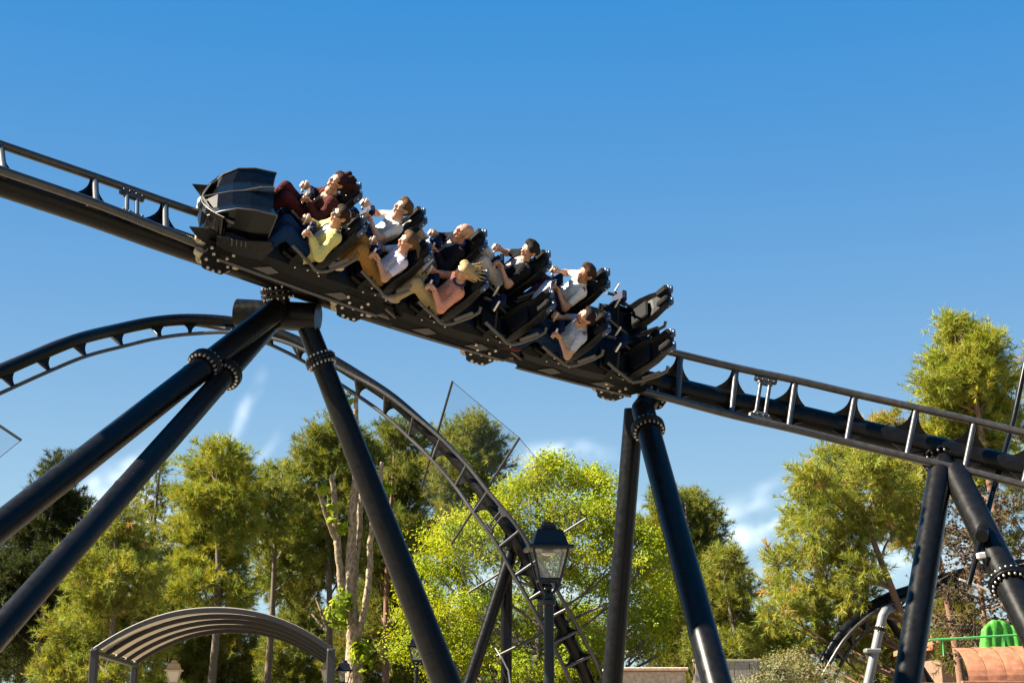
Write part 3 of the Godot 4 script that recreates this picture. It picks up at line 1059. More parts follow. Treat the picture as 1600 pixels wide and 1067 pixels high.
# p: label, group, base, top (where the trunk ends), blobs [[centre, rx, ry], ...], r (trunk radius), kind, pal [dark, light], bark, leaf, and numbers that shape the crown
func tree(called: String, p: Dictionary) -> void:
	var base: Vector3 = p.base
	var g := thing(called, p.label, p.get("category", "tree"), Transform3D(Basis(), base), p.get("group", "trees round the coaster"))
	var r := RandomNumberGenerator.new()
	r.seed = p.seed
	var top: Vector3 = p.top - base
	var tr: float = p.get("r", 0.16)
	var mb := MB.new()
	var path := []
	var rad := []
	var bend := Vector3(r.randf_range(-0.25, 0.25), 0, r.randf_range(-0.25, 0.25))
	for i in 11:
		var q := i / 10.0
		path.append(top * q + bend * sin(q * PI * 1.3) + Vector3(sin(q * 11.0 + p.seed), 0, cos(q * 9.0)) * 0.04 * q - Vector3(0, 0.15 * (1.0 - q), 0))
		rad.append(tr * (1.0 - 0.86 * q) * (1.35 if i == 0 else 1.0) + 0.012)
	mb.tube(path, rad, 12)
	for b in p.blobs:
		var c: Vector3 = b[0] - base
		var away := Vector2(c.x - top.x * c.y / top.y, c.z - top.z * c.y / top.y).length()
		var hq := clampf((c.y - away * 0.5) / top.y, 0.12, 0.93)
		var from: Vector3 = path[int(hq * 10)]
		var lim := tr * (1.0 - 0.8 * hq) * 0.42 + 0.012
		var mid := from.lerp(c, 0.55) + Vector3(r.randf_range(-0.15, 0.15), -0.12 * away, r.randf_range(-0.15, 0.15))
		var bow := []
		var bowr := []
		for k in 7:
			var q := k / 6.0
			bow.append(from * (1 - q) * (1 - q) + mid * 2.0 * q * (1 - q) + c * q * q + unit(r) * 0.05 * sin(q * PI))
			bowr.append(lim * (1.0 - 0.75 * q))
		mb.tube(bow, bowr, 7, false)
		for k in 3:
			var e: Vector3 = c + unit(r) * Vector3(b[1], b[2], b[1]) * 0.75
			mb.tube([mid.lerp(c, 0.4 + 0.2 * k), e], [lim * 0.4, 0.008], 5, false)
	part("trunk", mb, p.bark, g)
	var xfs := []
	var cols := PackedColorArray()
	var pal: Array = p.pal
	var size: float = p.get("size", 1.0)
	var cs: float = p.get("cluster", 0.21)
	var flat: float = p.get("flat", 0.75)
	var per: int = p.get("per", 9)
	var dens: float = p.get("dens", 1.0)
	for b in p.blobs:
		var c: Vector3 = b[0] - base
		var rx: float = b[1]
		var ry: float = b[2]
		var count := int(ceil(dens * (10.0 + 50.0 * rx * ry)))
		for i in count:
			var d := unit(r)
			var cc: Vector3 = c + d * pow(r.randf(), 0.45) * Vector3(rx, ry, rx)
			var tone := r.randf()
			var out := Vector3(d.x, 0.15, d.z).normalized()
			var hue := r.randfn() * 0.08
			for j in int(per * r.randf_range(0.6, 1.4)):
				var e := unit(r)
				var at := cc + e * cs * minf(absf(r.randfn() + 0.35), 1.7) * Vector3(1, flat, 1) + out * r.randf_range(-0.22, 0.22)
				var y := (e * 0.8 + d * 0.5 + Vector3(0, 0.35, 0) + unit(r) * 0.3).normalized()
				var s := size * r.randf_range(0.7, 1.3)
				xfs.append(Transform3D((rot_y_to(y) * Basis(Vector3.UP, r.randf() * TAU)).scaled(Vector3(s, s, s)), at))
				var k: Color = pal[0].lerp(pal[1], clampf(tone * 0.75 + r.randf() * 0.35, 0.0, 1.0))
				if pal.size() > 2 and r.randf() < p.get("dry", 0.12):
					k = pal[2]
				cols.append(Color(k.r * (1.0 + hue), k.g, k.b * (1.0 - hue)))
	scatter("crown", g, M["tuft_" + p.kind], p.leaf, xfs, cols)

func stems_tree(base: Vector3, stems: Array, label: String) -> void:
	# pollarded plane: pale stems sawn off flat, a few tufts of new leaves
	var g := thing("pollarded_tree", label, "tree", Transform3D(Basis(), base))
	var r := RandomNumberGenerator.new()
	r.seed = 77
	var mb := MB.new()
	for s in stems:
		var pts := []
		var rad := []
		var raw: Array = s.pts
		for i in raw.size() - 1:
			for k in 5:
				var q := k / 5.0
				var a: Vector3 = raw[maxi(i - 1, 0)]
				var b: Vector3 = raw[i]
				var c: Vector3 = raw[i + 1]
				var d: Vector3 = raw[mini(i + 2, raw.size() - 1)]
				pts.append(b.cubic_interpolate(c, a, d, q) - base + Vector3(r.randfn(), 0, r.randfn()) * 0.012)
				rad.append(lerpf(s.r0, s.r1, (i + q) / (raw.size() - 1)) * r.randf_range(0.94, 1.08))
		pts.append(raw[-1] - base)
		rad.append(s.r1 * 1.05)
		mb.tube(pts, rad, 14)
	part("trunk", mb, M.plane_bark, g)
	for s in stems:
		var e: Vector3 = s.pts[-1] - base
		var t: Vector3 = (s.pts[-1] - s.pts[-2]).normalized()
		mb = MB.new()
		mb.tube([e - t * 0.004, e + t * 0.006], s.r1 * 0.9, 12)
		part("sawn_end", mb, M.sawn, g)
	var xfs := []
	var cols := PackedColorArray()
	for s in stems:
		for l in s.get("leaves", []):
			for i in int(l[1] * 0.6):
				var e := unit(r)
				var q: float = l[2]
				xfs.append(Transform3D(rot_y_to(e + Vector3(0, 0.3, 0)).scaled(Vector3.ONE * r.randf_range(0.7, 1.3)), l[0] - base + e * Vector3(1.0, 1.35, 1.0) * q * pow(r.randf(), 0.7)))
				var k := r.randf()
				cols.append(Color(0.17 + 0.13 * k, 0.25 + 0.11 * k, 0.02))
	scatter("new_leaves", g, M.tuft_broad, M.leaf_lime, xfs, cols)

func cone_tree(base: Vector3, top: Vector3, reach: float, label: String) -> void:
	var g := thing("sparse_tree", label, "tree", Transform3D(Basis(), base))
	var r := RandomNumberGenerator.new()
	r.seed = 412
	var mb := MB.new()
	var h: Vector3 = top - base
	var path := []
	var rad := []
	for i in 9:
		var q := i / 8.0
		path.append(h * q + Vector3(sin(q * 5.0) * 0.12, -0.1 * (1 - q), 0))
		rad.append(0.12 * (1.0 - 0.85 * q) + 0.01)
	mb.tube(path, rad, 10)
	part("trunk", mb, M.bark_red, g)
	mb = MB.new()
	var xfs := []
	var cols := PackedColorArray()
	var nx := []
	var nc := PackedColorArray()
	for i in 46:
		var q := r.randf_range(0.38, 0.98)
		var a := r.randf() * TAU
		var d := Vector3(cos(a), r.randf_range(-0.05, 0.45), sin(a)).normalized()
		var l := reach * r.randf_range(0.55, 1.1) * (1.15 - 0.6 * q)
		var p0: Vector3 = h * q
		var prev := p0
		var limb := [p0]
		for k in 5:
			prev += (d + unit(r) * 0.25 + Vector3(0, -0.03, 0)) * l / 5.0
			limb.append(prev)
			for w in 3:
				var e: Vector3 = prev + (d * 0.4 + unit(r) * 0.9).normalized() * r.randf_range(0.2, 0.55)
				mb.tube([prev, e], [0.007, 0.004], 4, false)
				for c in 3:
					xfs.append(Transform3D(rot_y_to(unit(r)).scaled(Vector3.ONE * r.randf_range(0.6, 1.15)), prev.lerp(e, r.randf()) + unit(r) * 0.03))
					cols.append(Color(0.03, 0.02, 0.013).lerp(Color(0.08, 0.05, 0.03), r.randf()))
				if r.randf() < 0.3:
					nx.append(Transform3D(rot_y_to(e - prev).scaled(Vector3.ONE * r.randf_range(0.5, 0.9)), e))
					nc.append(Color(0.10, 0.10, 0.03).lerp(Color(0.17, 0.11, 0.05), r.randf()))
		mb.tube(limb, [0.026, 0.02, 0.016, 0.012, 0.009, 0.006], 5, false)
	part("branches", mb, M.bark, g)
	scatter("cones", g, M.tuft_cone, M.leaf_pine, xfs, cols)
	scatter("needles", g, M.tuft_needle, M.leaf_pine, nx, nc)


# ---------------------------------------------------------------- other things of the park
func bar(mb: MB, a: Vector3, b: Vector3, w: float, d: float, up := Vector3.UP) -> void:
	var z := (b - a).normalized()
	var y := (up - z * up.dot(z)).normalized()
	mb.box(Transform3D(Basis(y.cross(z), y, z), (a + b) / 2.0), Vector3(w, d, a.distance_to(b)), minf(w, d) * 0.15)

func street_lamp(label: String, base: Vector3, top: float, dark: bool, k := 1.0, group := "street lamps") -> void:
	var g := thing("street_lamp", label, "street lamp", Transform3D(Basis(Vector3.UP, 0.12), base), group)
	var iron: Material = M.lamp_iron if dark else M.lamp_cream
	var up := func(y: float) -> Transform3D: return Transform3D(Basis().scaled(Vector3(k, k, k)), Vector3(0, y, 0))
	var h0 := top - 0.80 * k
	var mb := MB.new()
	mb.lathe([Vector2(0.0, 0.0), Vector2(0.17, 0.0), Vector2(0.17, 0.1), Vector2(0.12, 0.16), Vector2(0.11, 0.7), Vector2(0.075, 0.8), Vector2(0.062, 0.9), Vector2(0.055, h0 - 0.12), Vector2(0.075, h0 - 0.11), Vector2(0.08, h0 - 0.06), Vector2(0.058, h0 - 0.04), Vector2(0.05, h0 + 0.02), Vector2(0.0, h0 + 0.02)], Transform3D(), 20)
	part("post", mb, iron, g)
	# cradle: four curved arms that spread to the lantern floor
	mb = MB.new()
	var x0: Transform3D = up.call(h0)
	for i in 4:
		var a := PI / 4 + i * PI / 2
		var d := Vector3(cos(a), 0, sin(a))
		var pts := []
		for q in 6:
			var t := q / 5.0
			pts.append(x0 * (d * (0.045 + 0.10 * sin(t * PI / 2) + 0.02 * sin(t * PI)) + Vector3(0, 0.01 + 0.15 * t, 0)))
		mb.tube(pts, 0.016 * k, 8)
	mb.lathe([Vector2(0.0, 0.03), Vector2(0.03, 0.05), Vector2(0.05, 0.085), Vector2(0.03, 0.12), Vector2(0, 0.14)], x0, 12)
	part("cradle", mb, iron, g)
	# lantern: square frame wider at the top
	var lo := 0.115
	var hi := 0.195
	var y0 := 0.16
	var y1 := 0.50
	var cage := MB.new()
	for i in 4:
		var a := PI / 4 + i * PI / 2
		var d := Vector3(cos(a), 0, sin(a)) * sqrt(2.0)
		cage.tube([x0 * (d * lo + Vector3(0, y0, 0)), x0 * (d * hi + Vector3(0, y1, 0))], 0.014 * k, 6)
		var e := Vector3(cos(a + PI / 2), 0, sin(a + PI / 2)) * sqrt(2.0)
		cage.tube([x0 * (d * lo + Vector3(0, y0, 0)), x0 * (e * lo + Vector3(0, y0, 0))], 0.02 * k, 6)
		cage.tube([x0 * (d * hi + Vector3(0, y1, 0)), x0 * (e * hi + Vector3(0, y1, 0))], 0.016 * k, 6)
	var cg := part("lantern_frame", cage, iron, g)
	for i in 4:
		var a := PI / 4 + i * PI / 2
		var d := Vector3(cos(a), 0, sin(a)) * sqrt(2.0) * 0.97
		var e := Vector3(cos(a + PI / 2), 0, sin(a + PI / 2)) * sqrt(2.0) * 0.97
		mb = MB.new()
		mb.quad(x0 * (d * lo + Vector3(0, y0 + 0.02, 0)), x0 * (e * lo + Vector3(0, y0 + 0.02, 0)), x0 * (e * hi + Vector3(0, y1 - 0.02, 0)), x0 * (d * hi + Vector3(0, y1 - 0.02, 0)), d + e)
		part("pane", mb, M.glass if dark else M.milk_glass, cg)
	mb = MB.new()
	var r2 := sqrt(2.0)
	mb.lathe([Vector2(0, 0.49), Vector2(0.24 * r2, 0.49), Vector2(0.255 * r2, 0.515), Vector2(0.25 * r2, 0.53), Vector2(0.195 * r2, 0.545), Vector2(0.145 * r2, 0.70), Vector2(0.12 * r2, 0.715), Vector2(0.0, 0.72)], x0, 4, PI / 4)
	mb.lathe([Vector2(0.09, 0.71), Vector2(0.10, 0.74), Vector2(0.085, 0.76), Vector2(0.09, 0.78), Vector2(0.06, 0.80), Vector2(0.0, 0.80)], x0, 16)
	part("roof", mb, iron, g)
	mb = MB.new()
	mb.lathe([Vector2(0, 0.485), Vector2(0.07, 0.48), Vector2(0.085, 0.455), Vector2(0.05, 0.435), Vector2(0, 0.43)], x0, 14)
	part("light_unit", mb, M.hub, g)

func pergola() -> void:
	var fl := Vector3(-8.523, 2.947, -29.662)
	var fr := Vector3(-3.694, 2.935, -29.665)
	var deep := Vector3(-0.95, 0, -6.9)
	fl.y = 3.0
	fr.y = 3.0
	var g := thing("canopy", "dark metal canopy with a shallow arched roof of brownish panels on square posts", "canopy", Transform3D(Basis(), Vector3(fl.x, 0, fl.z)))
	for e in [[fl, 0.0], [fr, 0.0], [fl, 1.0], [fr, 1.0]]:
		var p: Vector3 = e[0] + deep * e[1]
		var mb := MB.new()
		bar(mb, Vector3(p.x, 0, p.z), Vector3(p.x, 3.06, p.z), 0.16, 0.16, Vector3(0, 0, 1))
		wpart("post", mb, M.canopy, g)
	for p in [fl, fr]:
		var mb := MB.new()
		bar(mb, p + Vector3(0, -0.02, 0.12), p + deep + Vector3(0, -0.02, -0.12), 0.12, 0.10)
		wpart("eaves_beam", mb, M.canopy, g)
	var arc := func(q: float, t: float, lift: float) -> Vector3:
		var a := lerpf(-1.0, 1.0, q)
		return fl.lerp(fr, q) + deep * t + Vector3(0, 0.03 + 0.80 * (1.0 - pow(absf(a), 2.15)) + lift, 0)
	for i in 5:
		var mb := MB.new()
		var t := i / 4.0
		var prev: Vector3 = arc.call(0.0, t, 0.0)
		for k in 24:
			var nx: Vector3 = arc.call((k + 1) / 24.0, t, 0.0)
			bar(mb, prev + (prev - nx) * 0.06, nx + (nx - prev) * 0.06, 0.07, 0.10)
			prev = nx
		wpart("arched_rib", mb, M.canopy, g)
	for i in 4:
		for j in 3:
			var mb := MB.new()
			for k in 8:
				for lift in [0.056, 0.068]:
					var q0 := (j * 8 + k) / 24.0
					var q1 := (j * 8 + k + 1) / 24.0
					var t0 := i / 4.0 + 0.004
					var t1 := (i + 1) / 4.0 - 0.004
					mb.quad(arc.call(q0, t0, lift), arc.call(q1, t0, lift), arc.call(q1, t1, lift), arc.call(q0, t1, lift), Vector3(0, lift - 0.062, 0))
			wpart("roof_panel", mb, M.roof_panel, g)

func net_frames(r: Rail) -> void:
	var spots := [19.3, 21.35, 23.4, 25.35, 27.1]
	var half := [1.75, 1.85, 1.85, 1.8, 1.8]
	var p0 := r.frame(spots[0]).origin
	var g := thing("safety_net", "fine safety net on thin cross poles under the descending far track", "net", Transform3D(Basis(), Vector3(p0.x, 0, p0.z)), "safety nets of the far track")
	var ends := [[], []]
	for i in spots.size():
		var xf := r.frame(spots[i])
		var mb := MB.new()
		var y := -0.48
		mb.tube([xf * Vector3(-half[i], y + 0.12, 0), xf * Vector3(half[i], y + 0.12, 0)], 0.032, 8)
		mb.tube([xf * Vector3(0, -0.3, 0), xf * Vector3(0, y + 0.1, 0)], 0.03, 6)
		wpart("cross_pole", mb, M.rail, g)
		for k in 2:
			ends[k].append(xf * Vector3((k * 2 - 1) * half[i], y + 0.12, 0))
	for k in 2:
		var mb := MB.new()
		for i in spots.size() - 1:
			mb.tube([ends[k][i], ends[k][i + 1]], 0.008, 5)
		wpart("edge_wire", mb, M.rail, g)
		for i in spots.size() - 1:
			mb = MB.new()
			var a := r.frame(spots[i]) * Vector3((k * 2 - 1) * 0.4, -0.36, 0)
			var b := r.frame(spots[i + 1]) * Vector3((k * 2 - 1) * 0.4, -0.36, 0)
			mb.quad(a, b, ends[k][i + 1], ends[k][i], Vector3.UP)
			wpart("net", mb, M.net, g)
	# the piece at the rising end
	var s := [1.5, 3.3]
	p0 = r.frame(s[0]).origin
	g = thing("safety_net", "small safety net hanging from the rising end of the far track", "net", Transform3D(Basis(), Vector3(p0.x, 0, p0.z)), "safety nets of the far track")
	var tips := []
	for t in s:
		var xf := r.frame(t)
		var side := 1.0 if (xf.basis.x).y < 0.0 else -1.0
		var mb := MB.new()
		mb.tube([xf * Vector3(0, -0.36, 0), xf * Vector3(side * 2.05, -0.36, 0)], 0.032, 8)
		wpart("cross_pole", mb, M.rail, g)
		tips.append([xf * Vector3(side * 0.4, -0.35, 0), xf * Vector3(side * 2.05, -0.36, 0)])
	var mb2 := MB.new()
	mb2.tube([tips[0][1], tips[1][1]], 0.008, 5)
	wpart("edge_wire", mb2, M.rail, g)
	mb2 = MB.new()
	mb2.quad(tips[0][0], tips[1][0], tips[1][1], tips[0][1], Vector3.UP)
	wpart("net", mb2, M.net, g)

func buildings() -> void:
	# cream building with the copper barrel roof
	var a := Vector3(9.451, 0.000, -30.608)
	var g := thing("building", "low cream building with a copper barrel roof in rolled panels", "building", Transform3D(Basis(), a))
	var mb := MB.new()
	mb.box(Transform3D(Basis(), a + Vector3(4.0, 1.2, -1.6)), Vector3(9.6, 2.4, 3.2), 0.02)
	wpart("wall", mb, M.cream, g)
	for i in 18:
		mb = MB.new()
		var x0 := a.x + 0.05 + i * 0.40
		for k in 10:
			var t0 := PI * 0.5 * k / 10.0
			var t1 := PI * 0.5 * (k + 1) / 10.0
			for w in 6:
				var u0 := w / 6.0
				var u1 := (w + 1) / 6.0
				var pt := func(u: float, t: float) -> Vector3:
					var bulge := 0.007 * sin(u * PI)
					return Vector3(x0 + u * 0.395, 2.42 + 0.012 * i + (1.0 + bulge) * sin(t) * 0.74, a.z - 0.9 + (1.0 + bulge) * cos(t) * 1.15)
				mb.quad(pt.call(u0, t0), pt.call(u1, t0), pt.call(u1, t1), pt.call(u0, t1), Vector3(0, sin(t0), cos(t0)))
		wpart("roof_panel", mb, M.copper, g)
	mb = MB.new()
	mb.box(Transform3D(Basis(), a + Vector3(3.7, 2.41, 0.26)), Vector3(7.6, 0.05, 0.1), 0.01)
	wpart("gutter", mb, M.copper, g)
	mb = MB.new()
	mb.tube([a + Vector3(-0.3, 3.35, -1.2), a + Vector3(7.0, 3.75, -1.2)], 0.022, 8)
	for i in 6:
		mb.tube([a + Vector3(0.0 + i * 1.35, 3.0, -1.2), a + Vector3(0.0 + i * 1.35, 3.37 + i * 0.073, -1.2)], 0.018, 6)
	wpart("railing", mb, M.green_rail, g)
	# sheeted bundle on the roof
	var s := Vector3(10.802, 3.283, -32.160)
	mb = MB.new()
	var folds := []
	for i in 15:
		var q := i / 14.0
		var x := lerpf(-0.34, 0.62, q)
		var tall: float = 0.52 - 0.9 * absf(q - 0.2) * (1.0 if q < 0.2 else 0.28) - 0.05 * absf(sin(q * 7.0))
		folds.append([s + Vector3(x, -0.25, 0.05 * sin(i * 2.4)), s + Vector3(x * 0.82 + 0.02, tall, 0.03 * cos(i * 1.7)), 0.085, 0.06])
		folds.append([s + Vector3(x, -0.25, -0.16), s + Vector3(x * 0.8, tall * 0.85, -0.12), 0.09, 0.06])
	mb.flesh(folds, 0.026, 60.0)
	var o := part("draped_sheet", mb, M.green_sheet, self)
	tag(o, "bright green sheet draped in folds over something on the copper roof", "sheet")
	# brown building behind
	a = Vector3(13.663, 0.000, -44.687)
	g = thing("building", "reddish brown gabled building half hidden behind the sparse coned tree", "building", Transform3D(Basis(), a))
	mb = MB.new()
	mb.box(Transform3D(Basis(), a + Vector3(1.2, 1.9, -2)), Vector3(3.4, 3.8, 4), 0.02)
	wpart("wall", mb, M.brown_wall, g)
	mb = MB.new()
	mb.prism([Vector2(-2.0, 3.75), Vector2(0, 4.6), Vector2(2.0, 3.75), Vector2(2.0, 3.9), Vector2(0, 4.76), Vector2(-2.0, 3.9)], 4.6, Transform3D(Basis(), a + Vector3(1.2, 0, -2)))
	wpart("roof", mb, M.copper, g)
	for i in 2:
		mb = MB.new()
		mb.box(Transform3D(Basis(), a + Vector3(0.5 + i * 1.4, 2.6, 0.01)), Vector3(0.7, 0.9, 0.06), 0.01)
		var w := wpart("window_frame", mb, M.canopy, g)
		mb = MB.new()
		mb.box(Transform3D(Basis(), a + Vector3(0.5 + i * 1.4, 2.6, 0.04)), Vector3(0.58, 0.78, 0.02), 0.0)
		wpart("pane", mb, M.dark_glass, g, w)
	# sand-coloured shed under the lime tree
	a = Vector3(2.376, 0.000, -33.861)
	g = thing("shed", "sand coloured plastered shed with a flat roof under the lime green tree", "shed", Transform3D(Basis(), a))
	mb = MB.new()
	mb.box(Transform3D(Basis(), a + Vector3(0.75, 1.38, -1.0)), Vector3(1.8, 2.76, 2.0), 0.03)
	wpart("wall", mb, M.sand_wall, g)
	mb = MB.new()
	mb.box(Transform3D(Basis(), a + Vector3(0.75, 2.80, -1.0)), Vector3(1.95, 0.08, 2.15), 0.02)
	wpart("roof", mb, M.sand_wall, g)
	# plank fence
	a = Vector3(4.248, 0.000, -33.822)
	g = thing("plank_fence", "weathered grey fence of upright planks behind the blue-sheened column", "fence", Transform3D(Basis(), a))
	for i in 13:
		mb = MB.new()
		mb.box(Transform3D(Basis(Vector3.FORWARD, rng.randf_range(-0.006, 0.006)), a + Vector3(0.06 + i * 0.115, 1.48 + rng.randf_range(-0.015, 0.015), 0)), Vector3(0.108, 2.96, 0.022), 0.004)
		wpart("plank", mb, M.plank, g)
	mb = MB.new()
	mb.box(Transform3D(Basis(), a + Vector3(0.75, 2.99, -0.02)), Vector3(1.6, 0.05, 0.1), 0.008)
	wpart("cap_rail", mb, M.plank, g)
	for y in [0.5, 2.3]:
		mb = MB.new()
		mb.box(Transform3D(Basis(), a + Vector3(0.75, y, -0.045)), Vector3(1.5, 0.09, 0.05), 0.008)
		wpart("fence_rail", mb, M.plank, g)

func sky() -> Sky:
	var m := ProceduralSkyMaterial.new()
	m.sky_top_color = lin(0.0008, 0.0490, 0.1352)
	m.sky_horizon_color = lin(0.1434, 0.1900, 0.1911)
	m.sky_curve = 0.143
	m.ground_bottom_color = lin(0.07, 0.065, 0.055)
	m.ground_horizon_color = lin(0.17, 0.19, 0.2)
	m.sun_angle_max = 5.0
	# thin wisps: streaks of warped noise, spread over the whole sky
	var w := 2048
	var h := 1024
	var im := Image.create(w, h, false, Image.FORMAT_RGBA8)
	im.fill(Color(1, 1, 1, 0))
	var f := FastNoiseLite.new()
	f.seed = 5
	f.frequency = 0.02
	f.fractal_octaves = 5
	# az, el (degrees), length, width, lean, strength
	var streaks := [[-11.3, 11.2, 3.6, 0.34, 66.0, 0.5], [-10.0, 10.2, 2.4, 0.22, 55.0, 0.25], [-16.0, 8.9, 2.2, 1.3, 25.0, 1.0], [-15.2, 8.0, 2.6, 1.5, 15.0, 1.0], [-14.0, 6.8, 2.4, 1.4, 10.0, 1.0], [-11.0, 8.3, 2.0, 0.8, 0.0, 0.3], [2.0, 10.3, 3.2, 0.7, 4.0, 0.6], [4.0, 8.6, 3.0, 0.8, 0.0, 0.35], [9.5, 7.5, 3.4, 0.6, 22.0, 1.0], [8.8, 8.6, 3.4, 0.8, 25.0, 0.4], [9.0, 4.6, 2.4, 1.2, 5.0, 0.4], [15.0, 6.0, 4.0, 1.0, 8.0, 0.4], [-17.5, 5.2, 4.0, 1.2, 5.0, 0.4], [-7.0, 5.0, 4.0, 1.4, 0.0, 0.5], [0.5, 5.0, 5.0, 1.4, 0.0, 0.5], [20.0, 6.5, 5.0, 0.8, 8.0, 0.4], [-6.5, 7.6, 2.6, 1.0, 12.0, 0.4]]
	var r := RandomNumberGenerator.new()
	r.seed = 9
	for i in 46:
		var az := r.randf_range(25.0, 335.0)
		streaks.append([az, r.randf_range(3.0, 11.0), r.randf_range(2.0, 5.0), r.randf_range(0.5, 1.7), r.randf_range(0.0, 30.0), r.randf_range(0.3, 0.8)])
	var ppd := w / 360.0
	for s in streaks:
		var cx: float = fposmod(s[0], 360.0) * ppd
		var cy: float = (90.0 - s[1]) * ppd
		var reach := int(s[2] * ppd * 1.5) + 3
		var a := deg_to_rad(s[4])
		for dy in range(-reach, reach + 1):
			for dx in range(-reach, reach + 1):
				var px := (dx * cos(a) - dy * sin(a)) / ppd
				var py := (dx * sin(a) + dy * cos(a)) / ppd
				var nn := f.get_noise_2d(px * 26.0 + s[0] * 70.0, py * 60.0 + s[1] * 31.0)
				var n2 := f.get_noise_2d(px * 9.0 + s[1] * 90.0, py * 14.0)
				py += n2 * s[3] * 1.3
				var q: float = (px / s[2]) * (px / s[2]) + (py / s[3]) * (py / s[3])
				if q >= 1.0:
					continue
				var k: float = (1.0 - q) * (1.0 - q) * s[5] * clampf(0.72 + 1.5 * nn, 0.0, 1.3)
				var x := posmod(int(cx) + dx, w)
				var y := clampi(int(cy) + dy, 0, h - 1)
				var old := im.get_pixel(x, y).a
				im.set_pixel(x, y, Color(1, 0.985, 0.96, clampf(old + k * (1.0 - old), 0.0, 1.0)))
	m.sky_cover = ImageTexture.create_from_image(im)
	m.sky_cover_modulate = Color(0.45, 0.445, 0.44, 1.0)
	var s := Sky.new()
	s.sky_material = m
	return s

func materials() -> void:
	var m := textured("paint", noise_tex(0.05, 3, lin(0.003, 0.003, 0.0033), lin(0.006, 0.006, 0.0064)), 0.34, 0.6)
	m.roughness_texture = noise_tex(0.06, 4, Color(0.55, 0.55, 0.55), Color(1, 1, 1))
	m.roughness = 0.42
	m.metallic_specular = 0.28
	m = textured("rail", noise_tex(0.04, 6, lin(0.0187, 0.0170, 0.0153), lin(0.0442, 0.0399, 0.0357)), 0.36, 0.8)
	m = textured("tie", noise_tex(0.05, 8, lin(0.0255, 0.0272, 0.0306), lin(0.0408, 0.0425, 0.0467)), 0.4, 0.9)
	m = textured("gloss", noise_tex(0.04, 18, lin(0.0016, 0.0016, 0.002), lin(0.004, 0.004, 0.0045)), 0.2, 1.2)
	m.metallic_specular = 0.36
	mat("bolt", lin(0.42, 0.40, 0.37), 0.4, 0.85)
	m = textured("concrete", noise_tex(0.03, 12, lin(0.1870, 0.1785, 0.1615), lin(0.3060, 0.2890, 0.2635)), 0.9, 0.5)
	m = textured("car", noise_tex(0.04, 14, lin(0.0018, 0.0018, 0.0022), lin(0.0045, 0.0045, 0.005)), 0.32, 1.2)
	m.metallic_specular = 0.27
	m = textured("panel", noise_tex(0.04, 15, lin(0.006, 0.006, 0.007), lin(0.013, 0.013, 0.015)), 0.36, 1.4)
	m.metallic_specular = 0.3
	m = textured("shell", noise_tex(0.05, 16, lin(0.005, 0.005, 0.0055), lin(0.011, 0.0105, 0.0105)), 0.45, 1.5)
	m.metallic_specular = 0.3
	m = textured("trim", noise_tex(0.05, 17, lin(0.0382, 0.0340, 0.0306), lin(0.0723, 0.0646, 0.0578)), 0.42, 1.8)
	mat("pad", lin(0.006, 0.006, 0.007), 0.75).metallic_specular = 0.25
	mat("cap", lin(0.010, 0.03, 0.075), 0.35)
	mat("navy", lin(0.004, 0.006, 0.024), 0.6).metallic_specular = 0.25
	mat("dash", lin(0.006, 0.016, 0.035), 0.45)
	mat("white", lin(0.6, 0.58, 0.52), 0.45)
	mat("hub", lin(0.45, 0.43, 0.40), 0.35, 0.7)
	mat("tyre", lin(0.36, 0.30, 0.19), 0.55)
	M.cloth_bump = normal_tex(0.035, 21, 7.0, 3)
	M.hair_bump = normal_tex(0.06, 22, 9.0, 3)
	m = textured("bark", noise_tex(0.09, 31, lin(0.055, 0.04, 0.028), lin(0.17, 0.13, 0.095), 256, 5), 0.95, 1.1)
	m.uv1_scale = Vector3(1.6, 0.5, 1.6)
	m = textured("bark_red", noise_tex(0.09, 32, lin(0.09, 0.045, 0.028), lin(0.26, 0.15, 0.095), 256, 5), 0.95, 1.1)
	m.uv1_scale = Vector3(1.6, 0.5, 1.6)
	m = textured("plane_bark", noise_tex(0.035, 34, lin(0.1275, 0.0935, 0.0553), lin(0.3060, 0.2380, 0.1530), 256, 4, FastNoiseLite.TYPE_SIMPLEX_SMOOTH, 0.45), 0.9, 1.0)
	m.uv1_scale = Vector3(1.2, 0.6, 1.2)
	m.normal_enabled = true
	m.normal_texture = M.cloth_bump
	mat("sawn", lin(0.52, 0.43, 0.29), 0.9)
	leafy("leaf_pine", lin(0.75, 0.68, 0.22))
	leafy("leaf_lime", lin(0.9, 0.85, 0.25))
	M.tuft_needle = tuft_mesh("needle", 1)
	M.tuft_leaf = tuft_mesh("leaf", 2)
	M.tuft_broad = tuft_mesh("broad", 3)
	M.tuft_cone = tuft_mesh("cone", 4)
	mat("lamp_iron", lin(0.006, 0.008, 0.011), 0.4).metallic_specular = 0.35
	mat("lamp_cream", lin(0.40, 0.33, 0.26), 0.5)
	m = mat("glass", Color(0.9, 0.95, 0.95, 0.06), 0.05)
	m.transparency = BaseMaterial3D.TRANSPARENCY_ALPHA
	m = mat("screen", Color(0.85, 0.88, 0.92, 0.5), 0.35)
	m.transparency = BaseMaterial3D.TRANSPARENCY_ALPHA
	m = mat("milk_glass", lin(0.55, 0.52, 0.45), 0.4)
	mat("dark_glass", lin(0.02, 0.025, 0.03), 0.08)
	m = textured("canopy", noise_tex(0.05, 41, lin(0.008, 0.0075, 0.008), lin(0.016, 0.015, 0.0155)), 0.45, 1.0)
	m = mat("roof_panel", lin(0.16, 0.14, 0.115), 0.5)
	m.backlight_enabled = true
	m.backlight = lin(0.4, 0.36, 0.3)
	m = mat("net", lin(0.010, 0.022, 0.045, 0.11), 1.0)
	m.transparency = BaseMaterial3D.TRANSPARENCY_ALPHA
	m.metallic_specular = 0.0
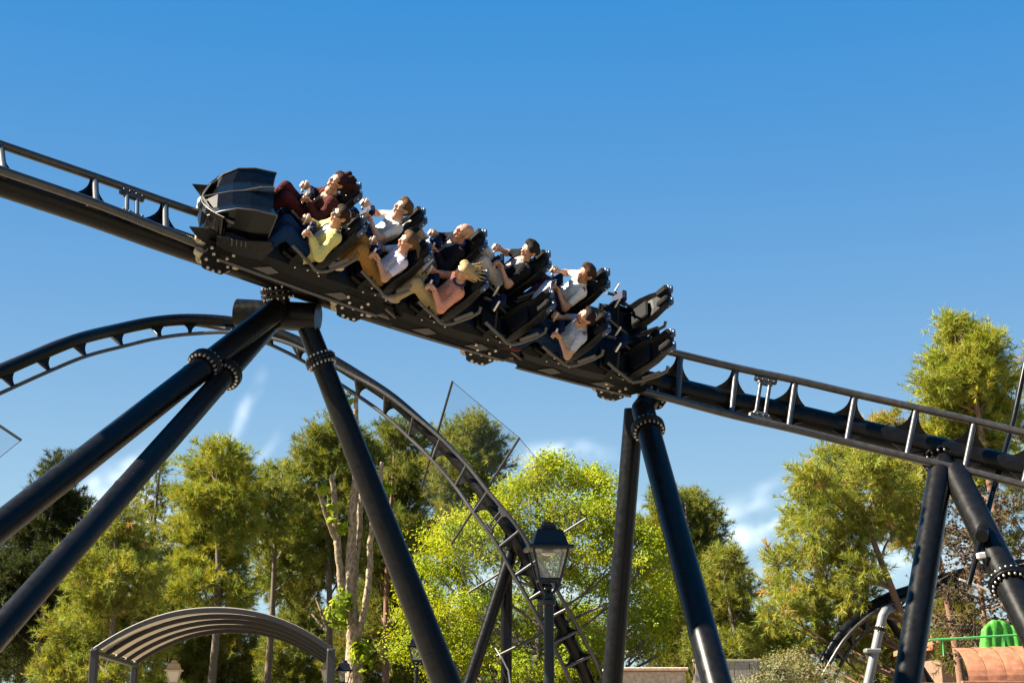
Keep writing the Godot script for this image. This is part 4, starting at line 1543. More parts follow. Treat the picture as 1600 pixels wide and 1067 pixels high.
	textured("cream", noise_tex(0.02, 43, lin(0.3230, 0.2465, 0.1700), lin(0.4420, 0.3570, 0.2550)), 0.9, 0.4)
	textured("sand_wall", noise_tex(0.04, 44, lin(0.3060, 0.2125, 0.1445), lin(0.4760, 0.3655, 0.2720)), 0.95, 0.7)
	textured("brown_wall", noise_tex(0.04, 45, lin(0.1190, 0.0680, 0.0467), lin(0.2040, 0.1275, 0.0850)), 0.95, 0.5)
	textured("copper", noise_tex(0.03, 46, lin(0.2040, 0.0765, 0.0382), lin(0.3570, 0.1615, 0.0850)), 0.5, 0.6)
	mat("green_rail", lin(0.05, 0.30, 0.08), 0.5)
	m = textured("green_sheet", noise_tex(0.05, 47, lin(0.015, 0.16, 0.006), lin(0.06, 0.30, 0.02)), 0.6, 0.8)
	m = textured("plank", noise_tex(0.05, 48, lin(0.1700, 0.1445, 0.1190), lin(0.3230, 0.2890, 0.2465)), 0.95, 1.0)
	m.uv1_scale = Vector3(5, 0.4, 5)
	mat("cable", lin(0.6, 0.58, 0.55), 0.5)
	mat("steel_grey", lin(0.16, 0.165, 0.17), 0.4, 0.2)
	textured("earth", noise_tex(0.02, 51, lin(0.10, 0.085, 0.05), lin(0.22, 0.18, 0.11), 512, 5), 0.97, 0.15)
	textured("paving", noise_tex(0.03, 52, lin(0.16, 0.135, 0.10), lin(0.25, 0.215, 0.165), 512, 5), 0.9, 0.3)

func _ready() -> void:
	rng.seed = 2024
	# camera, sky, sun, exposure
	var cam := Camera3D.new()
	cam.name = "camera"
	cam.fov = 27.0
	cam.far = 4000.0
	cam.position = Vector3(0, 1.6, 0)
	cam.rotation_degrees = Vector3(15, 0, 0)
	add_child(cam)
	cam.current = true
	var env := Environment.new()
	env.background_mode = Environment.BG_SKY
	env.sky = sky()
	env.tonemap_mode = Environment.TONE_MAPPER_LINEAR
	env.tonemap_exposure = 5.0
	env.sdfgi_enabled = true
	env.ssao_enabled = true
	env.ssil_enabled = true
	var we := WorldEnvironment.new()
	we.name = "world_environment"
	we.environment = env
	add_child(we)
	var sun := DirectionalLight3D.new()
	sun.name = "sun"
	var az := deg_to_rad(85.0)
	var el := deg_to_rad(42.0)
	var to_sun := Vector3(-sin(az) * cos(el), sin(el), cos(az) * cos(el))
	sun.basis = Basis.looking_at(-to_sun, Vector3.UP)
	sun.light_energy = 1.6
	sun.light_color = Color(1.0, 0.95, 0.86)
	sun.light_angular_distance = 0.53
	sun.shadow_enabled = true
	add_child(sun)
	materials()

	# ground
	var mb := MB.new()
	mb.quad(Vector3(-1500, 0, 300), Vector3(1500, 0, 300), Vector3(1500, 0, -1500), Vector3(-1500, 0, -1500), Vector3.UP)
	structure("ground", mb, M.earth)
	mb = MB.new()
	mb.quad(Vector3(-26, 0.004, 8), Vector3(26, 0.004, 8), Vector3(22, 0.004, -38), Vector3(-22, 0.004, -38), Vector3.UP)
	structure("pavement", mb, M.paving)

	# tracks
	var front := Rail.new([Vector3(-7.272, 7.760, -13.154), Vector3(-6.456, 7.699, -13.837), Vector3(-5.575, 7.566, -14.514), Vector3(-4.702, 7.404, -15.061), Vector3(-3.993, 7.238, -15.468), Vector3(-3.367, 7.095, -15.818), Vector3(-1.936, 6.766, -16.578), Vector3(-0.347, 6.429, -17.289), Vector3(1.341, 6.118, -17.838), Vector3(1.937, 5.993, -17.952), Vector3(2.905, 5.787, -18.134), Vector3(3.657, 5.615, -18.129), Vector3(4.413, 5.427, -18.127), Vector3(5.153, 5.215, -17.999), Vector3(5.849, 5.015, -17.875), Vector3(6.441, 4.823, -17.727), Vector3(7.820, 4.326, -17.258), Vector3(9.073, 3.841, -16.792)],
		[Vector3(0.463, 0.740, 0.488), Vector3(0.479, 0.725, 0.495), Vector3(0.478, 0.712, 0.514), Vector3(0.469, 0.701, 0.537), Vector3(0.479, 0.664, 0.574), Vector3(0.478, 0.623, 0.620), Vector3(0.461, 0.544, 0.701), Vector3(0.396, 0.467, 0.791), Vector3(0.324, 0.378, 0.867), Vector3(0.245, 0.347, 0.905), Vector3(0.163, 0.301, 0.940), Vector3(0.065, 0.290, 0.955), Vector3(-0.005, 0.291, 0.957), Vector3(-0.083, 0.295, 0.952), Vector3(-0.108, 0.302, 0.947), Vector3(-0.178, 0.324, 0.929), Vector3(-0.203, 0.333, 0.921), Vector3(-0.196, 0.366, 0.910)])
	var back := Rail.new([Vector3(-14.311, 6.541, -29.734), Vector3(-13.249, 8.192, -31.363), Vector3(-12.772, 8.900, -32.208), Vector3(-12.241, 9.535, -33.073), Vector3(-11.656, 10.164, -33.940), Vector3(-11.114, 10.753, -34.817), Vector3(-10.514, 11.395, -36.198), Vector3(-9.720, 11.841, -37.114), Vector3(-8.846, 12.025, -37.583), Vector3(-7.547, 11.906, -37.614), Vector3(-6.220, 11.439, -37.222), Vector3(-5.131, 10.832, -36.867), Vector3(-4.118, 10.173, -36.526), Vector3(-3.330, 9.608, -36.159), Vector3(-2.595, 8.945, -35.820), Vector3(-1.928, 8.296, -35.476), Vector3(-1.278, 7.555, -35.157), Vector3(-0.772, 6.847, -34.829), Vector3(-0.375, 6.335, -34.655), Vector3(-0.062, 5.903, -34.564), Vector3(0.340, 5.207, -34.544), Vector3(0.691, 4.622, -34.493), Vector3(1.010, 4.067, -34.538), Vector3(1.285, 3.564, -34.673), Vector3(1.591, 3.002, -34.824), Vector3(1.989, 2.175, -35.045), Vector3(2.479, 1.436, -35.243), Vector3(3.213, 0.844, -35.402), Vector3(4.284, 0.623, -35.461), Vector3(5.509, 0.578, -35.473)],
		[Vector3(-0.320, -0.553, -0.769), Vector3(-0.313, -0.583, -0.750), Vector3(-0.392, -0.597, -0.700), Vector3(-0.412, -0.589, -0.695), Vector3(-0.403, -0.607, -0.685), Vector3(-0.477, -0.647, -0.594), Vector3(-0.467, -0.655, -0.594), Vector3(-0.275, -0.706, -0.653), Vector3(-0.113, -0.797, -0.593), Vector3(-0.182, -0.957, -0.226), Vector3(-0.433, -0.894, 0.117), Vector3(-0.562, -0.778, 0.280), Vector3(-0.618, -0.688, 0.380), Vector3(-0.675, -0.562, 0.477), Vector3(-0.695, -0.451, 0.560), Vector3(-0.694, -0.361, 0.622), Vector3(-0.698, -0.258, 0.668), Vector3(-0.664, -0.195, 0.722), Vector3(-0.580, -0.216, 0.785), Vector3(-0.483, -0.222, 0.847), Vector3(-0.393, -0.181, 0.901), Vector3(-0.318, -0.183, 0.930), Vector3(-0.193, -0.269, 0.944), Vector3(-0.098, -0.307, 0.947), Vector3(-0.043, -0.279, 0.959), Vector3(0.060, -0.226, 0.972), Vector3(0.221, -0.057, 0.974), Vector3(0.286, 0.402, 0.870), Vector3(0.109, 0.767, 0.632), Vector3(0.036, 0.877, 0.480)])
	var third := Rail.new([Vector3(7.160, 0.215, -38.676), Vector3(7.693, 1.260, -38.396), Vector3(8.086, 2.310, -38.322), Vector3(8.450, 2.964, -38.354), Vector3(8.901, 3.625, -38.384), Vector3(9.645, 4.258, -38.628), Vector3(10.229, 4.571, -38.752), Vector3(10.887, 4.786, -38.901), Vector3(11.813, 5.088, -39.027), Vector3(12.747, 5.342, -39.166), Vector3(13.690, 5.480, -39.336), Vector3(14.743, 5.531, -39.322), Vector3(16.148, 5.480, -39.336), Vector3(17.552, 5.396, -39.359)],
		[Vector3(0.610, -0.480, 0.631), Vector3(0.676, -0.403, 0.616), Vector3(0.739, -0.343, 0.580), Vector3(0.735, -0.431, 0.524), Vector3(0.697, -0.546, 0.464), Vector3(0.603, -0.696, 0.389), Vector3(0.428, -0.857, 0.287), Vector3(0.341, -0.902, 0.265), Vector3(0.310, -0.915, 0.258), Vector3(0.235, -0.945, 0.228), Vector3(0.107, -0.975, 0.193), Vector3(0.000, -0.987, 0.161), Vector3(-0.046, -0.989, 0.143), Vector3(-0.057, -0.989, 0.138)])
	track("coaster_track", "black steel coaster track carrying the train, banked towards the viewer", front, [0.1, 1.12, 2.18, 3.23, 4.06, 4.85, 5.63, 6.41, 7.19, 7.97, 8.75, 9.53, 10.31, 10.9, 11.65, 12.42, 13.2, 13.98, 14.71, 15.45, 16.2, 16.8], [3.66, 12.04], "coaster tracks")
	track("coaster_track", "far coaster track that arches over and twists down behind the street lamp", back, [0.6, 1.75, 2.9, 4.0, 5.0, 6.15, 7.4, 8.95, 10.3, 11.3, 12.4, 13.5, 14.5, 15.55, 16.61, 17.65, 18.69, 19.69, 20.72, 21.65, 22.86, 23.67, 24.35, 24.99, 25.58, 26.24, 27.2, 28.1, 29.1], [22.28], "coaster tracks")
	var small := []
	for i in 20:
		small.append(0.5 + i * 0.6)
	track("coaster_track", "small grey curve of coaster track low among the pines, by the cream building", third, small, [], "coaster tracks")

	# supports of the near track
	var sp := front.frame(5.62)
	var under := sp * Vector3(0, -DROP - 0.1, 0)
	var g := thing("track_support", "black tripod support with a short horizontal header tube under the front car", "support", Transform3D(Basis(), Vector3(-4.7, 0, -8.5)), "supports of the near track")
	leg(g, Vector3(-2.824, 6.380, -16.371), Vector3(-6.439, 0.000, -8.769), 0.135, 0.155)
	leg(g, Vector3(-2.888, 6.316, -16.595), Vector3(-4.807, 0.000, -8.731), 0.115, 0.155)
	leg(g, Vector3(-2.500, 6.278, -16.605), Vector3(0.088, 0.000, -16.679), 0.125, 0.075, 0.19)
	mb = MB.new()
	mb.tube([Vector3(-3.358, 6.426, -16.669), Vector3(-2.345, 6.332, -16.539)], 0.175, 32)
	wpart("header_tube", mb, M.paint, g)
	var hd := Vector3(-2.795, 6.406, -16.571)
	mb = MB.new()
	mb.tube([under, hd], 0.12, 24)
	wpart("saddle", mb, M.paint, g)
	flange(g, under.lerp(hd, 0.25), hd - under, 0.22, 16, 0.05)

	sp = front.frame(10.72)
	under = sp * Vector3(0, -DROP - 0.1, 0)
	g = thing("track_support", "black two-legged support under the last car, sunlit patches on its slanting leg", "support", Transform3D(Basis(), Vector3(1.6, 0, -15)), "supports of the near track")
	leg(g, Vector3(1.599, 5.553, -18.197), Vector3(1.064, 0.000, -18.526), 0.13)
	leg(g, Vector3(1.693, 5.500, -17.952), Vector3(2.382, 0.000, -13.654), 0.15, 0.055, 0.165)
	mb = MB.new()
	mb.tube([under, Vector3(1.681, 5.510, -18.001)], 0.14, 24)
	wpart("saddle", mb, M.paint, g)
	flange(g, under.lerp(Vector3(1.681, 5.510, -18.001), 0.3), Vector3(1.681, 5.510, -18.001) - under, 0.2, 12)

	sp = front.frame(14.35)
	under = sp * Vector3(0, -DROP - 0.1, 0)
	g = thing("track_support", "black two-legged support under the empty rails beyond the train", "support", Transform3D(Basis(), Vector3(4.8, 0, -14)), "supports of the near track")
	leg(g, Vector3(5.458, 4.676, -17.914), Vector3(3.629, 0.000, -15.145), 0.155)
	leg(g, Vector3(5.637, 4.676, -17.914), Vector3(5.798, 0.000, -13.355), 0.17, 0.33)
	mb = MB.new()
	mb.tube([under, Vector3(5.539, 4.644, -17.923)], 0.16, 24)
	wpart("saddle", mb, M.paint, g)
	flange(g, under.lerp(Vector3(5.539, 4.644, -17.923), 0.3), Vector3(5.539, 4.644, -17.923) - under, 0.22, 14)

	# supports of the far tracks
	g = thing("track_support", "twin-legged dark support of the far track behind the street lamp", "support", Transform3D(Basis(), Vector3(-0.158, 0.000, -35.302)), "supports of the far tracks")
	leg(g, Vector3(0.000, 5.661, -35.147), Vector3(-1.845, 0.000, -34.801), 0.15)
	leg(g, Vector3(-0.127, 5.684, -35.347), Vector3(-0.155, 0.000, -36.870), 0.14)
	mb = MB.new()
	mb.tube([back.frame(22.9) * Vector3(0, -DROP, 0), Vector3(-0.047, 5.611, -35.263)], 0.14, 16)
	wpart("saddle", mb, M.paint, g)
	g = thing("track_support", "lone leg that carries the rising end of the far track", "support", Transform3D(Basis(), Vector3(-13.3, 0, -31.5)), "supports of the far tracks")
	var low := back.frame(2.4) * Vector3(0, -DROP, 0)
	leg(g, low, Vector3(low.x - 1.0, 0, low.z + 0.4), 0.17, 0.1)
	g = thing("track_support", "pale grey pole with a collar that props the small grey track curve", "support", Transform3D(Basis(), Vector3(9.408, 0.000, -37.750)), "supports of the far tracks")
	mb = MB.new()
	mb.tube([Vector3(10.256, 4.595, -38.849), Vector3(9.803, 4.419, -37.860), Vector3(9.658, 4.284, -37.586), Vector3(8.440, 0.000, -37.690)], 0.12, 20)
	wpart("leg", mb, M.steel_grey, g)
	flange(g, Vector3(9.565, 3.940, -37.575), Vector3(9.658, 4.284, -37.586) - Vector3(9.175, 2.585, -37.627), 0.15, 12)
	mb = MB.new()
	mb.box(Transform3D(Basis(), Vector3(9.341, 3.390, -37.619)), Vector3(0.42, 0.12, 0.32), 0.03)
	wpart("collar", mb, M.steel_grey, g)
	g = thing("track_support", "dark slanting leg behind the pale pole of the small track curve", "support", Transform3D(Basis(), Vector3(10.916, 0.000, -39.280)), "supports of the far tracks")
	leg(g, Vector3(10.180, 4.400, -39.211), Vector3(13.488, 0.000, -41.431), 0.10)

	# the train
	hand_mb = make_hand()
	head_mb[false] = make_head(false)
	head_mb[true] = make_head(true)
	var h_bent := Vector3(0.13, 0.72, -0.27)
	var h_straight := Vector3(0.125, 0.78, -0.39)
	var h_mid := Vector3(0.13, 0.75, -0.32)
	var cars := [
		{"s": 5.6, "z0": -0.95, "z1": 1.22, "rows": [0.18, 1.05], "bogies": [-0.9, 0.8], "label": "front car of the black train with a winged angular nose", "hands": [[h_bent, h_bent], [h_mid, h_straight]]},
		{"s": 7.9, "z0": -1.0, "z1": 0.66, "shield": true, "rows": [-0.4, 0.47], "bogies": [0.25], "label": "middle car of the black train with one empty seat", "hands": [[h_mid, h_bent], [h_mid, h_mid]]},
		{"s": 9.6, "z0": -1.0, "z1": 0.72, "shield": true, "rows": [-0.38, 0.48], "bogies": [0.35], "label": "last car of the black train with its rear pair of seats empty", "hands": [[h_bent, h_mid], [h_mid, h_mid]]}]
	var frames := []
	for c in cars:
		var xf := front.frame(c.s)
		frames.append(xf)
		g = thing("coaster_car", c.label, "coaster car", xf, "cars of the coaster train")
		car_body(g, c.z0, c.z1, c.rows)
		for z in c.bogies:
			bogie(g, z)
		for i in 2:
			seat(g, c.rows[i], -0.37, c.hands[i][0])
			seat(g, c.rows[i], 0.37, c.hands[i][1])
		if c.s < 6.0:
			nose(g)
		else:
			mb = MB.new()
			mb.tube([Vector3(0, 0.1, c.z0 - 0.32), Vector3(0, 0.12, c.z0 + 0.1)], 0.05, 10)
			part("coupling", mb, M.car, g)
			mb = MB.new()
			mb.lathe([Vector2(0.0, -0.08), Vector2(0.17, -0.08), Vector2(0.19, -0.05), Vector2(0.19, 0.05), Vector2(0.17, 0.08), Vector2(0.0, 0.08)], Transform3D(Basis(Vector3.FORWARD, PI / 2), Vector3(0.06, 0.42, c.z0 + 0.10)), 24)
			part("hub_cover", mb, M.panel, g)
			var sh := []
			for i in 9:
				var q := i / 8.0
				var a := lerpf(-1.0, 1.0, q)
				sh.append([Vector3(a * 0.34, 0.44, c.z0 - 0.02 + 0.10 * a * a), Vector3(a * 0.31, 0.80, c.z0 + 0.07 + 0.10 * a * a), Vector3(a * (0.24 - 0.03 * absf(a)), 1.02 - 0.08 * a * a, c.z0 + 0.15 + 0.10 * a * a)])
			mb = MB.new()
			for i in 8:
				for j in 2:
					for f in [-0.004, 0.004]:
						var o := Vector3(0, 0, f)
						mb.quad(sh[i][j] + o, sh[i + 1][j] + o, sh[i + 1][j + 1] + o, sh[i][j + 1] + o, o)
			part("windscreen", mb, M.screen, g)
			mb = MB.new()
			var edge := []
			for i in 9:
				edge.append(sh[i][2])
			mb.tube([sh[0][0], sh[0][1]] + edge + [sh[8][1], sh[8][0]], 0.010, 6)
			part("windscreen_edge", mb, M.cap, g)
		if c.s > 9.0:
			mb = MB.new()
			mb.tube([Vector3(-0.45, 0.36, c.z1 - 0.05), Vector3(-0.45, 0.36, c.z1 + 0.16)], 0.06, 14)
			part("buffer", mb, M.pad, g)
	var k := func(r: float, gg: float, b: float) -> Color: return Color(r, gg, b)
	var fair := Color(0.39, 0.21, 0.14)
	var tan := Color(0.34, 0.175, 0.105)
	rider({"label": "person in an open yellow jacket over a white top, in the front row", "skin": tan, "top": Color(0.557, 0.543, 0.500), "top_long": true, "jacket": Color(0.443, 0.393, 0.143), "trousers": Color(0.005, 0.020, 0.059), "shoes": Color(0.249, 0.200, 0.143), "hair": Color(0.021, 0.013, 0.008), "style": "bun", "hand": h_bent, "turn": 0.15, "tilt": 0.1, "glasses": true}, frames[0] * lean(Vector3(-0.37, 0, 0.18)))
	rider({"label": "person with long dark curly hair in a maroon jacket and maroon trousers", "skin": tan, "top": Color(0.357, 0.200, 0.157), "top_long": true, "jacket": Color(0.050, 0.014, 0.012), "trousers": Color(0.043, 0.010, 0.012), "shoes": Color(0.286, 0.214, 0.143), "hair": Color(0.025, 0.008, 0.007), "style": "long", "hand": h_bent, "turn": 0.2, "tilt": 0.3}, frames[0] * lean(Vector3(0.37, 0, 0.18)))
	rider({"label": "person in a lilac tee and ochre trousers with a brown ponytail", "skin": tan, "top": Color(0.443, 0.414, 0.514), "top_long": false, "trousers": Color(0.214, 0.108, 0.029), "shoes": Color(0.464, 0.414, 0.335), "hair": Color(0.086, 0.050, 0.025), "style": "tail", "hand": h_mid, "turn": 0.1, "tilt": 0.0, "knee": 0.12, "build": 0.95}, frames[0] * lean(Vector3(-0.37, 0, 1.05)))
	rider({"label": "person in a pale pink tee and blue jeans with arms stretched to the grips", "skin": fair, "top": Color(0.528, 0.471, 0.428), "top_long": false, "trousers": Color(0.005, 0.018, 0.052), "shoes": Color(0.214, 0.200, 0.178), "hair": Color(0.071, 0.039, 0.021), "style": "short", "hand": h_straight, "turn": 0.15, "tilt": 0.2}, frames[0] * lean(Vector3(0.37, 0, 1.05)))
	rider({"label": "person in a salmon pink jumper with a navy collar, blond hair blown back", "skin": fair, "top": Color(0.471, 0.207, 0.136), "top_long": true, "trousers": Color(0.271, 0.207, 0.108), "shoes": Color(0.249, 0.214, 0.171), "hair": Color(0.302, 0.210, 0.101), "style": "blown", "hand": h_mid, "turn": 0.1, "tilt": -0.05, "collar": Color(0.01, 0.012, 0.07), "knee": 0.08}, frames[1] * lean(Vector3(-0.37, 0, -0.4)))
	rider({"label": "bald person in a black jacket over a grey shirt with a blue collar", "skin": tan, "top": Color(0.257, 0.236, 0.228), "top_long": true, "jacket": Color(0.008, 0.008, 0.013), "trousers": Color(0.286, 0.222, 0.143), "shoes": Color(0.143, 0.122, 0.093), "hair": Color(0.071, 0.057, 0.050), "style": "bald", "hand": h_bent, "turn": 0.3, "tilt": 0.45, "collar": Color(0.015, 0.03, 0.22), "build": 1.08, "knee": 0.06}, frames[1] * lean(Vector3(0.37, 0, -0.4)))
	rider({"label": "person in a black open shirt and pale trousers beside the empty seat", "skin": tan, "top": Color(0.243, 0.214, 0.228), "top_long": false, "jacket": Color(0.006, 0.006, 0.008), "trousers": Color(0.357, 0.328, 0.307), "shoes": Color(0.357, 0.328, 0.286), "hair": Color(0.014, 0.011, 0.008), "style": "short", "hand": h_mid, "turn": 0.35, "tilt": -0.1, "knee": 0.06}, frames[1] * lean(Vector3(0.37, 0.06, 0.47)))
	rider({"label": "bearded person in a light grey-blue tee in the last car", "skin": tan, "top": Color(0.314, 0.335, 0.393), "top_long": false, "trousers": Color(0.005, 0.017, 0.044), "shoes": Color(0.143, 0.021, 0.021), "hair": Color(0.014, 0.009, 0.008), "style": "short", "hand": h_bent, "turn": 0.05, "tilt": 0.35, "beard": true, "build": 1.08}, frames[2] * lean(Vector3(-0.37, 0, -0.38)))
	rider({"label": "person in a white tee and dark purple trousers in the last car", "skin": tan, "top": Color(0.543, 0.528, 0.500), "top_long": false, "trousers": Color(0.025, 0.011, 0.036), "shoes": Color(0.036, 0.036, 0.057), "hair": Color(0.036, 0.018, 0.011), "style": "short", "hand": h_mid, "turn": 0.45, "tilt": 0.1}, frames[2] * lean(Vector3(0.37, 0, -0.38)))

	# lamps, canopy, nets, buildings
	street_lamp("dark iron street lamp with a four-sided clear lantern before the lime green tree", Vector3(0.407, 0.000, -15.898), 3.76, true)
	street_lamp("small dark street lamp far off beside the slanting black column", Vector3(-2.414, 0.000, -36.855), 3.75, true)
	street_lamp("pale lantern on a post under the left half of the arched canopy", Vector3(-7.856, 0.000, -33.861), 3.0, false, 0.8, "pale lanterns by the canopy")
	street_lamp("pale lantern just behind the right post of the arched canopy", Vector3(-4.407, 0.000, -34.887), 3.05, false, 0.8, "pale lanterns by the canopy")
	street_lamp("small dark lantern outside the right post of the arched canopy", Vector3(-3.906, 0.000, -33.861), 3.0, true, 0.8, "pale lanterns by the canopy")
	pergola()
	net_frames(back)
	buildings()
	g = thing("leaning_pole", "thin dark pole clamped to the black column, with a small white box", "pole", Transform3D(Basis(), Vector3(5.334, 3.143, -16.772)))
	mb = MB.new()
	mb.tube([Vector3(6.945, 6.448, -18.475), Vector3(6.642, 5.473, -18.425), Vector3(6.058, 4.393, -17.783), Vector3(5.548, 3.762, -16.762), Vector3(5.270, 3.125, -16.570)], 0.035, 10)
	wpart("pole", mb, M.paint, g)
	mb = MB.new()
	mb.tube([Vector3(5.728, 3.924, -17.184), Vector3(5.491, 3.699, -16.623)], 0.075, 14)
	mb.tube([Vector3(5.563, 3.805, -16.750), Vector3(5.775, 3.850, -17.204)], 0.05, 10)
	wpart("clamp", mb, M.car, g)
	mb = MB.new()
	mb.box(Transform3D(Basis(Vector3.FORWARD, -0.15), Vector3(5.450, 3.471, -16.581)), Vector3(0.10, 0.07, 0.07), 0.012)
	wpart("junction_box", mb, M.white, g)
	mb = MB.new()
	mb.tube([Vector3(9.451, 4.520, -30.276), Vector3(9.937, 4.350, -30.321), Vector3(10.261, 4.168, -30.370), Vector3(10.666, 4.089, -30.391), Vector3(11.341, 3.985, -30.419), Vector3(12.151, 3.998, -30.416)], 0.022, 6)
	var cb := part("overhead_cable", mb, M.cable, self)
	tag(cb, "white cable slung in front of the sparse coned tree", "cable")
	mb = MB.new()
	mb.tube([Vector3(-0.404, 3.353, -35.247), Vector3(-0.248, 3.109, -35.209), Vector3(-0.093, 2.806, -35.187), Vector3(-0.046, 2.475, -35.172), Vector3(-0.046, 1.732, -35.371), Vector3(-0.046, 1.182, -35.518)], 0.02, 6)
	cb = part("hanging_cable", mb, M.cable, self)
	tag(cb, "white cable curving down past the twin-legged far support", "cable")

	# trees
	tree("dark_conifer", {"label": "dark green conifer with a narrow pointed top and dense needles", "base": Vector3(-17.084, 0.000, -51.467), "top": Vector3(-16.662, 10.436, -51.467), "seed": 11, "kind": "needle", "bark": M.bark, "leaf": M.leaf_pine, "pal": [Color(0.022, 0.032, 0.012), Color(0.06, 0.075, 0.022)], "dens": 1.3, "per": 10, "blobs": [[Vector3(-16.626, 10.416, -51.354), 0.42, 0.61], [Vector3(-16.896, 9.622, -51.834), 0.80, 0.66], [Vector3(-16.416, 9.180, -52.857), 0.81, 0.76], [Vector3(-17.244, 8.684, -51.851), 0.98, 0.75], [Vector3(-16.036, 8.019, -52.134), 0.94, 0.80], [Vector3(-17.740, 7.703, -52.416), 1.17, 0.80], [Vector3(-16.374, 7.144, -51.565), 1.20, 0.78], [Vector3(-18.381, 6.664, -52.507), 1.08, 0.80], [Vector3(-17.186, 5.895, -53.006), 1.41, 0.85], [Vector3(-15.939, 6.729, -53.188), 0.81, 0.76], [Vector3(-17.912, 5.124, -51.882), 1.38, 0.83], [Vector3(-16.465, 4.711, -52.512), 1.39, 0.83], [Vector3(-18.827, 5.789, -51.695), 1.03, 0.92], [Vector3(-18.040, 3.867, -53.996), 1.42, 0.81]]})
	tree("pine_tree", {"label": "olive green pine with loose low boughs beside the arched canopy posts", "base": Vector3(-12.230, 0.000, -42.910), "top": Vector3(-11.805, 7.598, -42.910), "seed": 12, "kind": "needle", "bark": M.bark, "leaf": M.leaf_pine, "pal": [Color(0.146, 0.181, 0.029), Color(0.291, 0.302, 0.052), Color(0.291, 0.196, 0.065)], "dry": 0.05, "blobs": [[Vector3(-11.752, 7.591, -42.859), 0.43, 0.39], [Vector3(-12.378, 6.945, -43.411), 0.86, 0.51], [Vector3(-11.604, 6.853, -43.454), 0.70, 0.51], [Vector3(-12.750, 5.991, -42.600), 0.84, 0.57], [Vector3(-11.631, 5.781, -42.384), 0.95, 0.57], [Vector3(-11.063, 5.761, -43.143), 0.58, 0.50], [Vector3(-12.447, 5.001, -43.138), 1.00, 0.61], [Vector3(-11.681, 4.897, -44.276), 0.86, 0.59], [Vector3(-13.432, 4.313, -44.184), 0.70, 0.55], [Vector3(-12.346, 4.021, -44.078), 1.05, 0.62], [Vector3(-11.157, 3.922, -44.015), 0.66, 0.50], [Vector3(-13.161, 3.368, -44.377), 0.86, 0.51], [Vector3(-11.705, 3.050, -43.394), 1.07, 0.53], [Vector3(-13.702, 3.070, -43.999), 0.58, 0.46]]})
	tree("pine_tree", {"label": "slim sparse pine whose thin top lets the white cloud show through", "base": Vector3(-11.946, 0.000, -47.491), "top": Vector3(-12.032, 9.819, -47.491), "seed": 13, "kind": "needle", "bark": M.bark, "leaf": M.leaf_pine, "pal": [Color(0.109, 0.143, 0.029), Color(0.218, 0.241, 0.052)], "dens": 0.75, "per": 7, "blobs": [[Vector3(-11.912, 9.736, -47.014), 0.19, 0.34], [Vector3(-12.452, 9.146, -48.055), 0.35, 0.26], [Vector3(-11.798, 8.936, -48.109), 0.37, 0.28], [Vector3(-12.317, 8.457, -48.579), 0.57, 0.31], [Vector3(-11.299, 7.858, -47.366), 0.47, 0.30], [Vector3(-12.559, 7.663, -47.511), 0.43, 0.30], [Vector3(-11.749, 7.334, -47.426), 0.72, 0.34], [Vector3(-12.343, 6.734, -47.749), 0.64, 0.38], [Vector3(-11.517, 6.739, -48.801), 0.61, 0.39], [Vector3(-11.698, 5.891, -47.778), 0.89, 0.47], [Vector3(-11.464, 5.129, -48.813), 0.87, 0.52], [Vector3(-11.953, 4.463, -48.334), 0.85, 0.51]]})
	tree("pine_tree", {"label": "bright yellow-green pine with a full rounded top, tallest beside the slim sparse one", "base": Vector3(-9.626, 0.000, -45.368), "top": Vector3(-9.357, 10.016, -45.368), "seed": 14, "kind": "needle", "bark": M.bark, "leaf": M.leaf_pine, "pal": [Color(0.160, 0.196, 0.026), Color(0.306, 0.317, 0.046)], "dens": 1.15, "blobs": [[Vector3(-9.133, 9.815, -44.282), 0.53, 0.36], [Vector3(-9.955, 9.715, -46.035), 0.71, 0.42], [Vector3(-9.026, 9.549, -45.933), 0.59, 0.46], [Vector3(-9.778, 9.277, -46.842), 0.98, 0.51], [Vector3(-9.962, 8.479, -45.116), 0.69, 0.49], [Vector3(-8.729, 8.374, -45.100), 0.61, 0.49], [Vector3(-9.701, 8.169, -46.541), 1.01, 0.55], [Vector3(-10.409, 7.675, -46.454), 0.71, 0.50], [Vector3(-8.897, 7.406, -45.496), 0.74, 0.53], [Vector3(-9.944, 7.138, -46.673), 0.96, 0.54], [Vector3(-10.389, 6.446, -46.025), 0.74, 0.49], [Vector3(-9.431, 6.458, -47.126), 0.88, 0.55], [Vector3(-9.747, 5.680, -45.423), 0.93, 0.49], [Vector3(-8.793, 5.510, -45.773), 0.61, 0.45]]})
	tree("pine_tree", {"label": "mid green pine with a bare lower trunk behind the arched canopy", "base": Vector3(-8.371, 0.000, -49.511), "top": Vector3(-8.146, 10.009, -49.511), "seed": 15, "kind": "needle", "bark": M.bark, "leaf": M.leaf_pine, "pal": [Color(0.124, 0.151, 0.026), Color(0.248, 0.264, 0.046)], "blobs": [[Vector3(-8.358, 10.228, -50.801), 0.60, 0.42], [Vector3(-8.492, 9.229, -48.304), 0.61, 0.48], [Vector3(-7.934, 9.393, -50.360), 0.73, 0.55], [Vector3(-8.277, 8.612, -48.894), 0.88, 0.53], [Vector3(-7.813, 8.608, -51.296), 0.65, 0.55], [Vector3(-8.538, 7.815, -48.698), 0.70, 0.53], [Vector3(-8.135, 7.901, -51.175), 0.87, 0.60], [Vector3(-8.638, 7.065, -50.825), 0.86, 0.55], [Vector3(-7.850, 7.007, -51.351), 0.69, 0.55], [Vector3(-8.420, 6.267, -51.962), 0.83, 0.46]]})
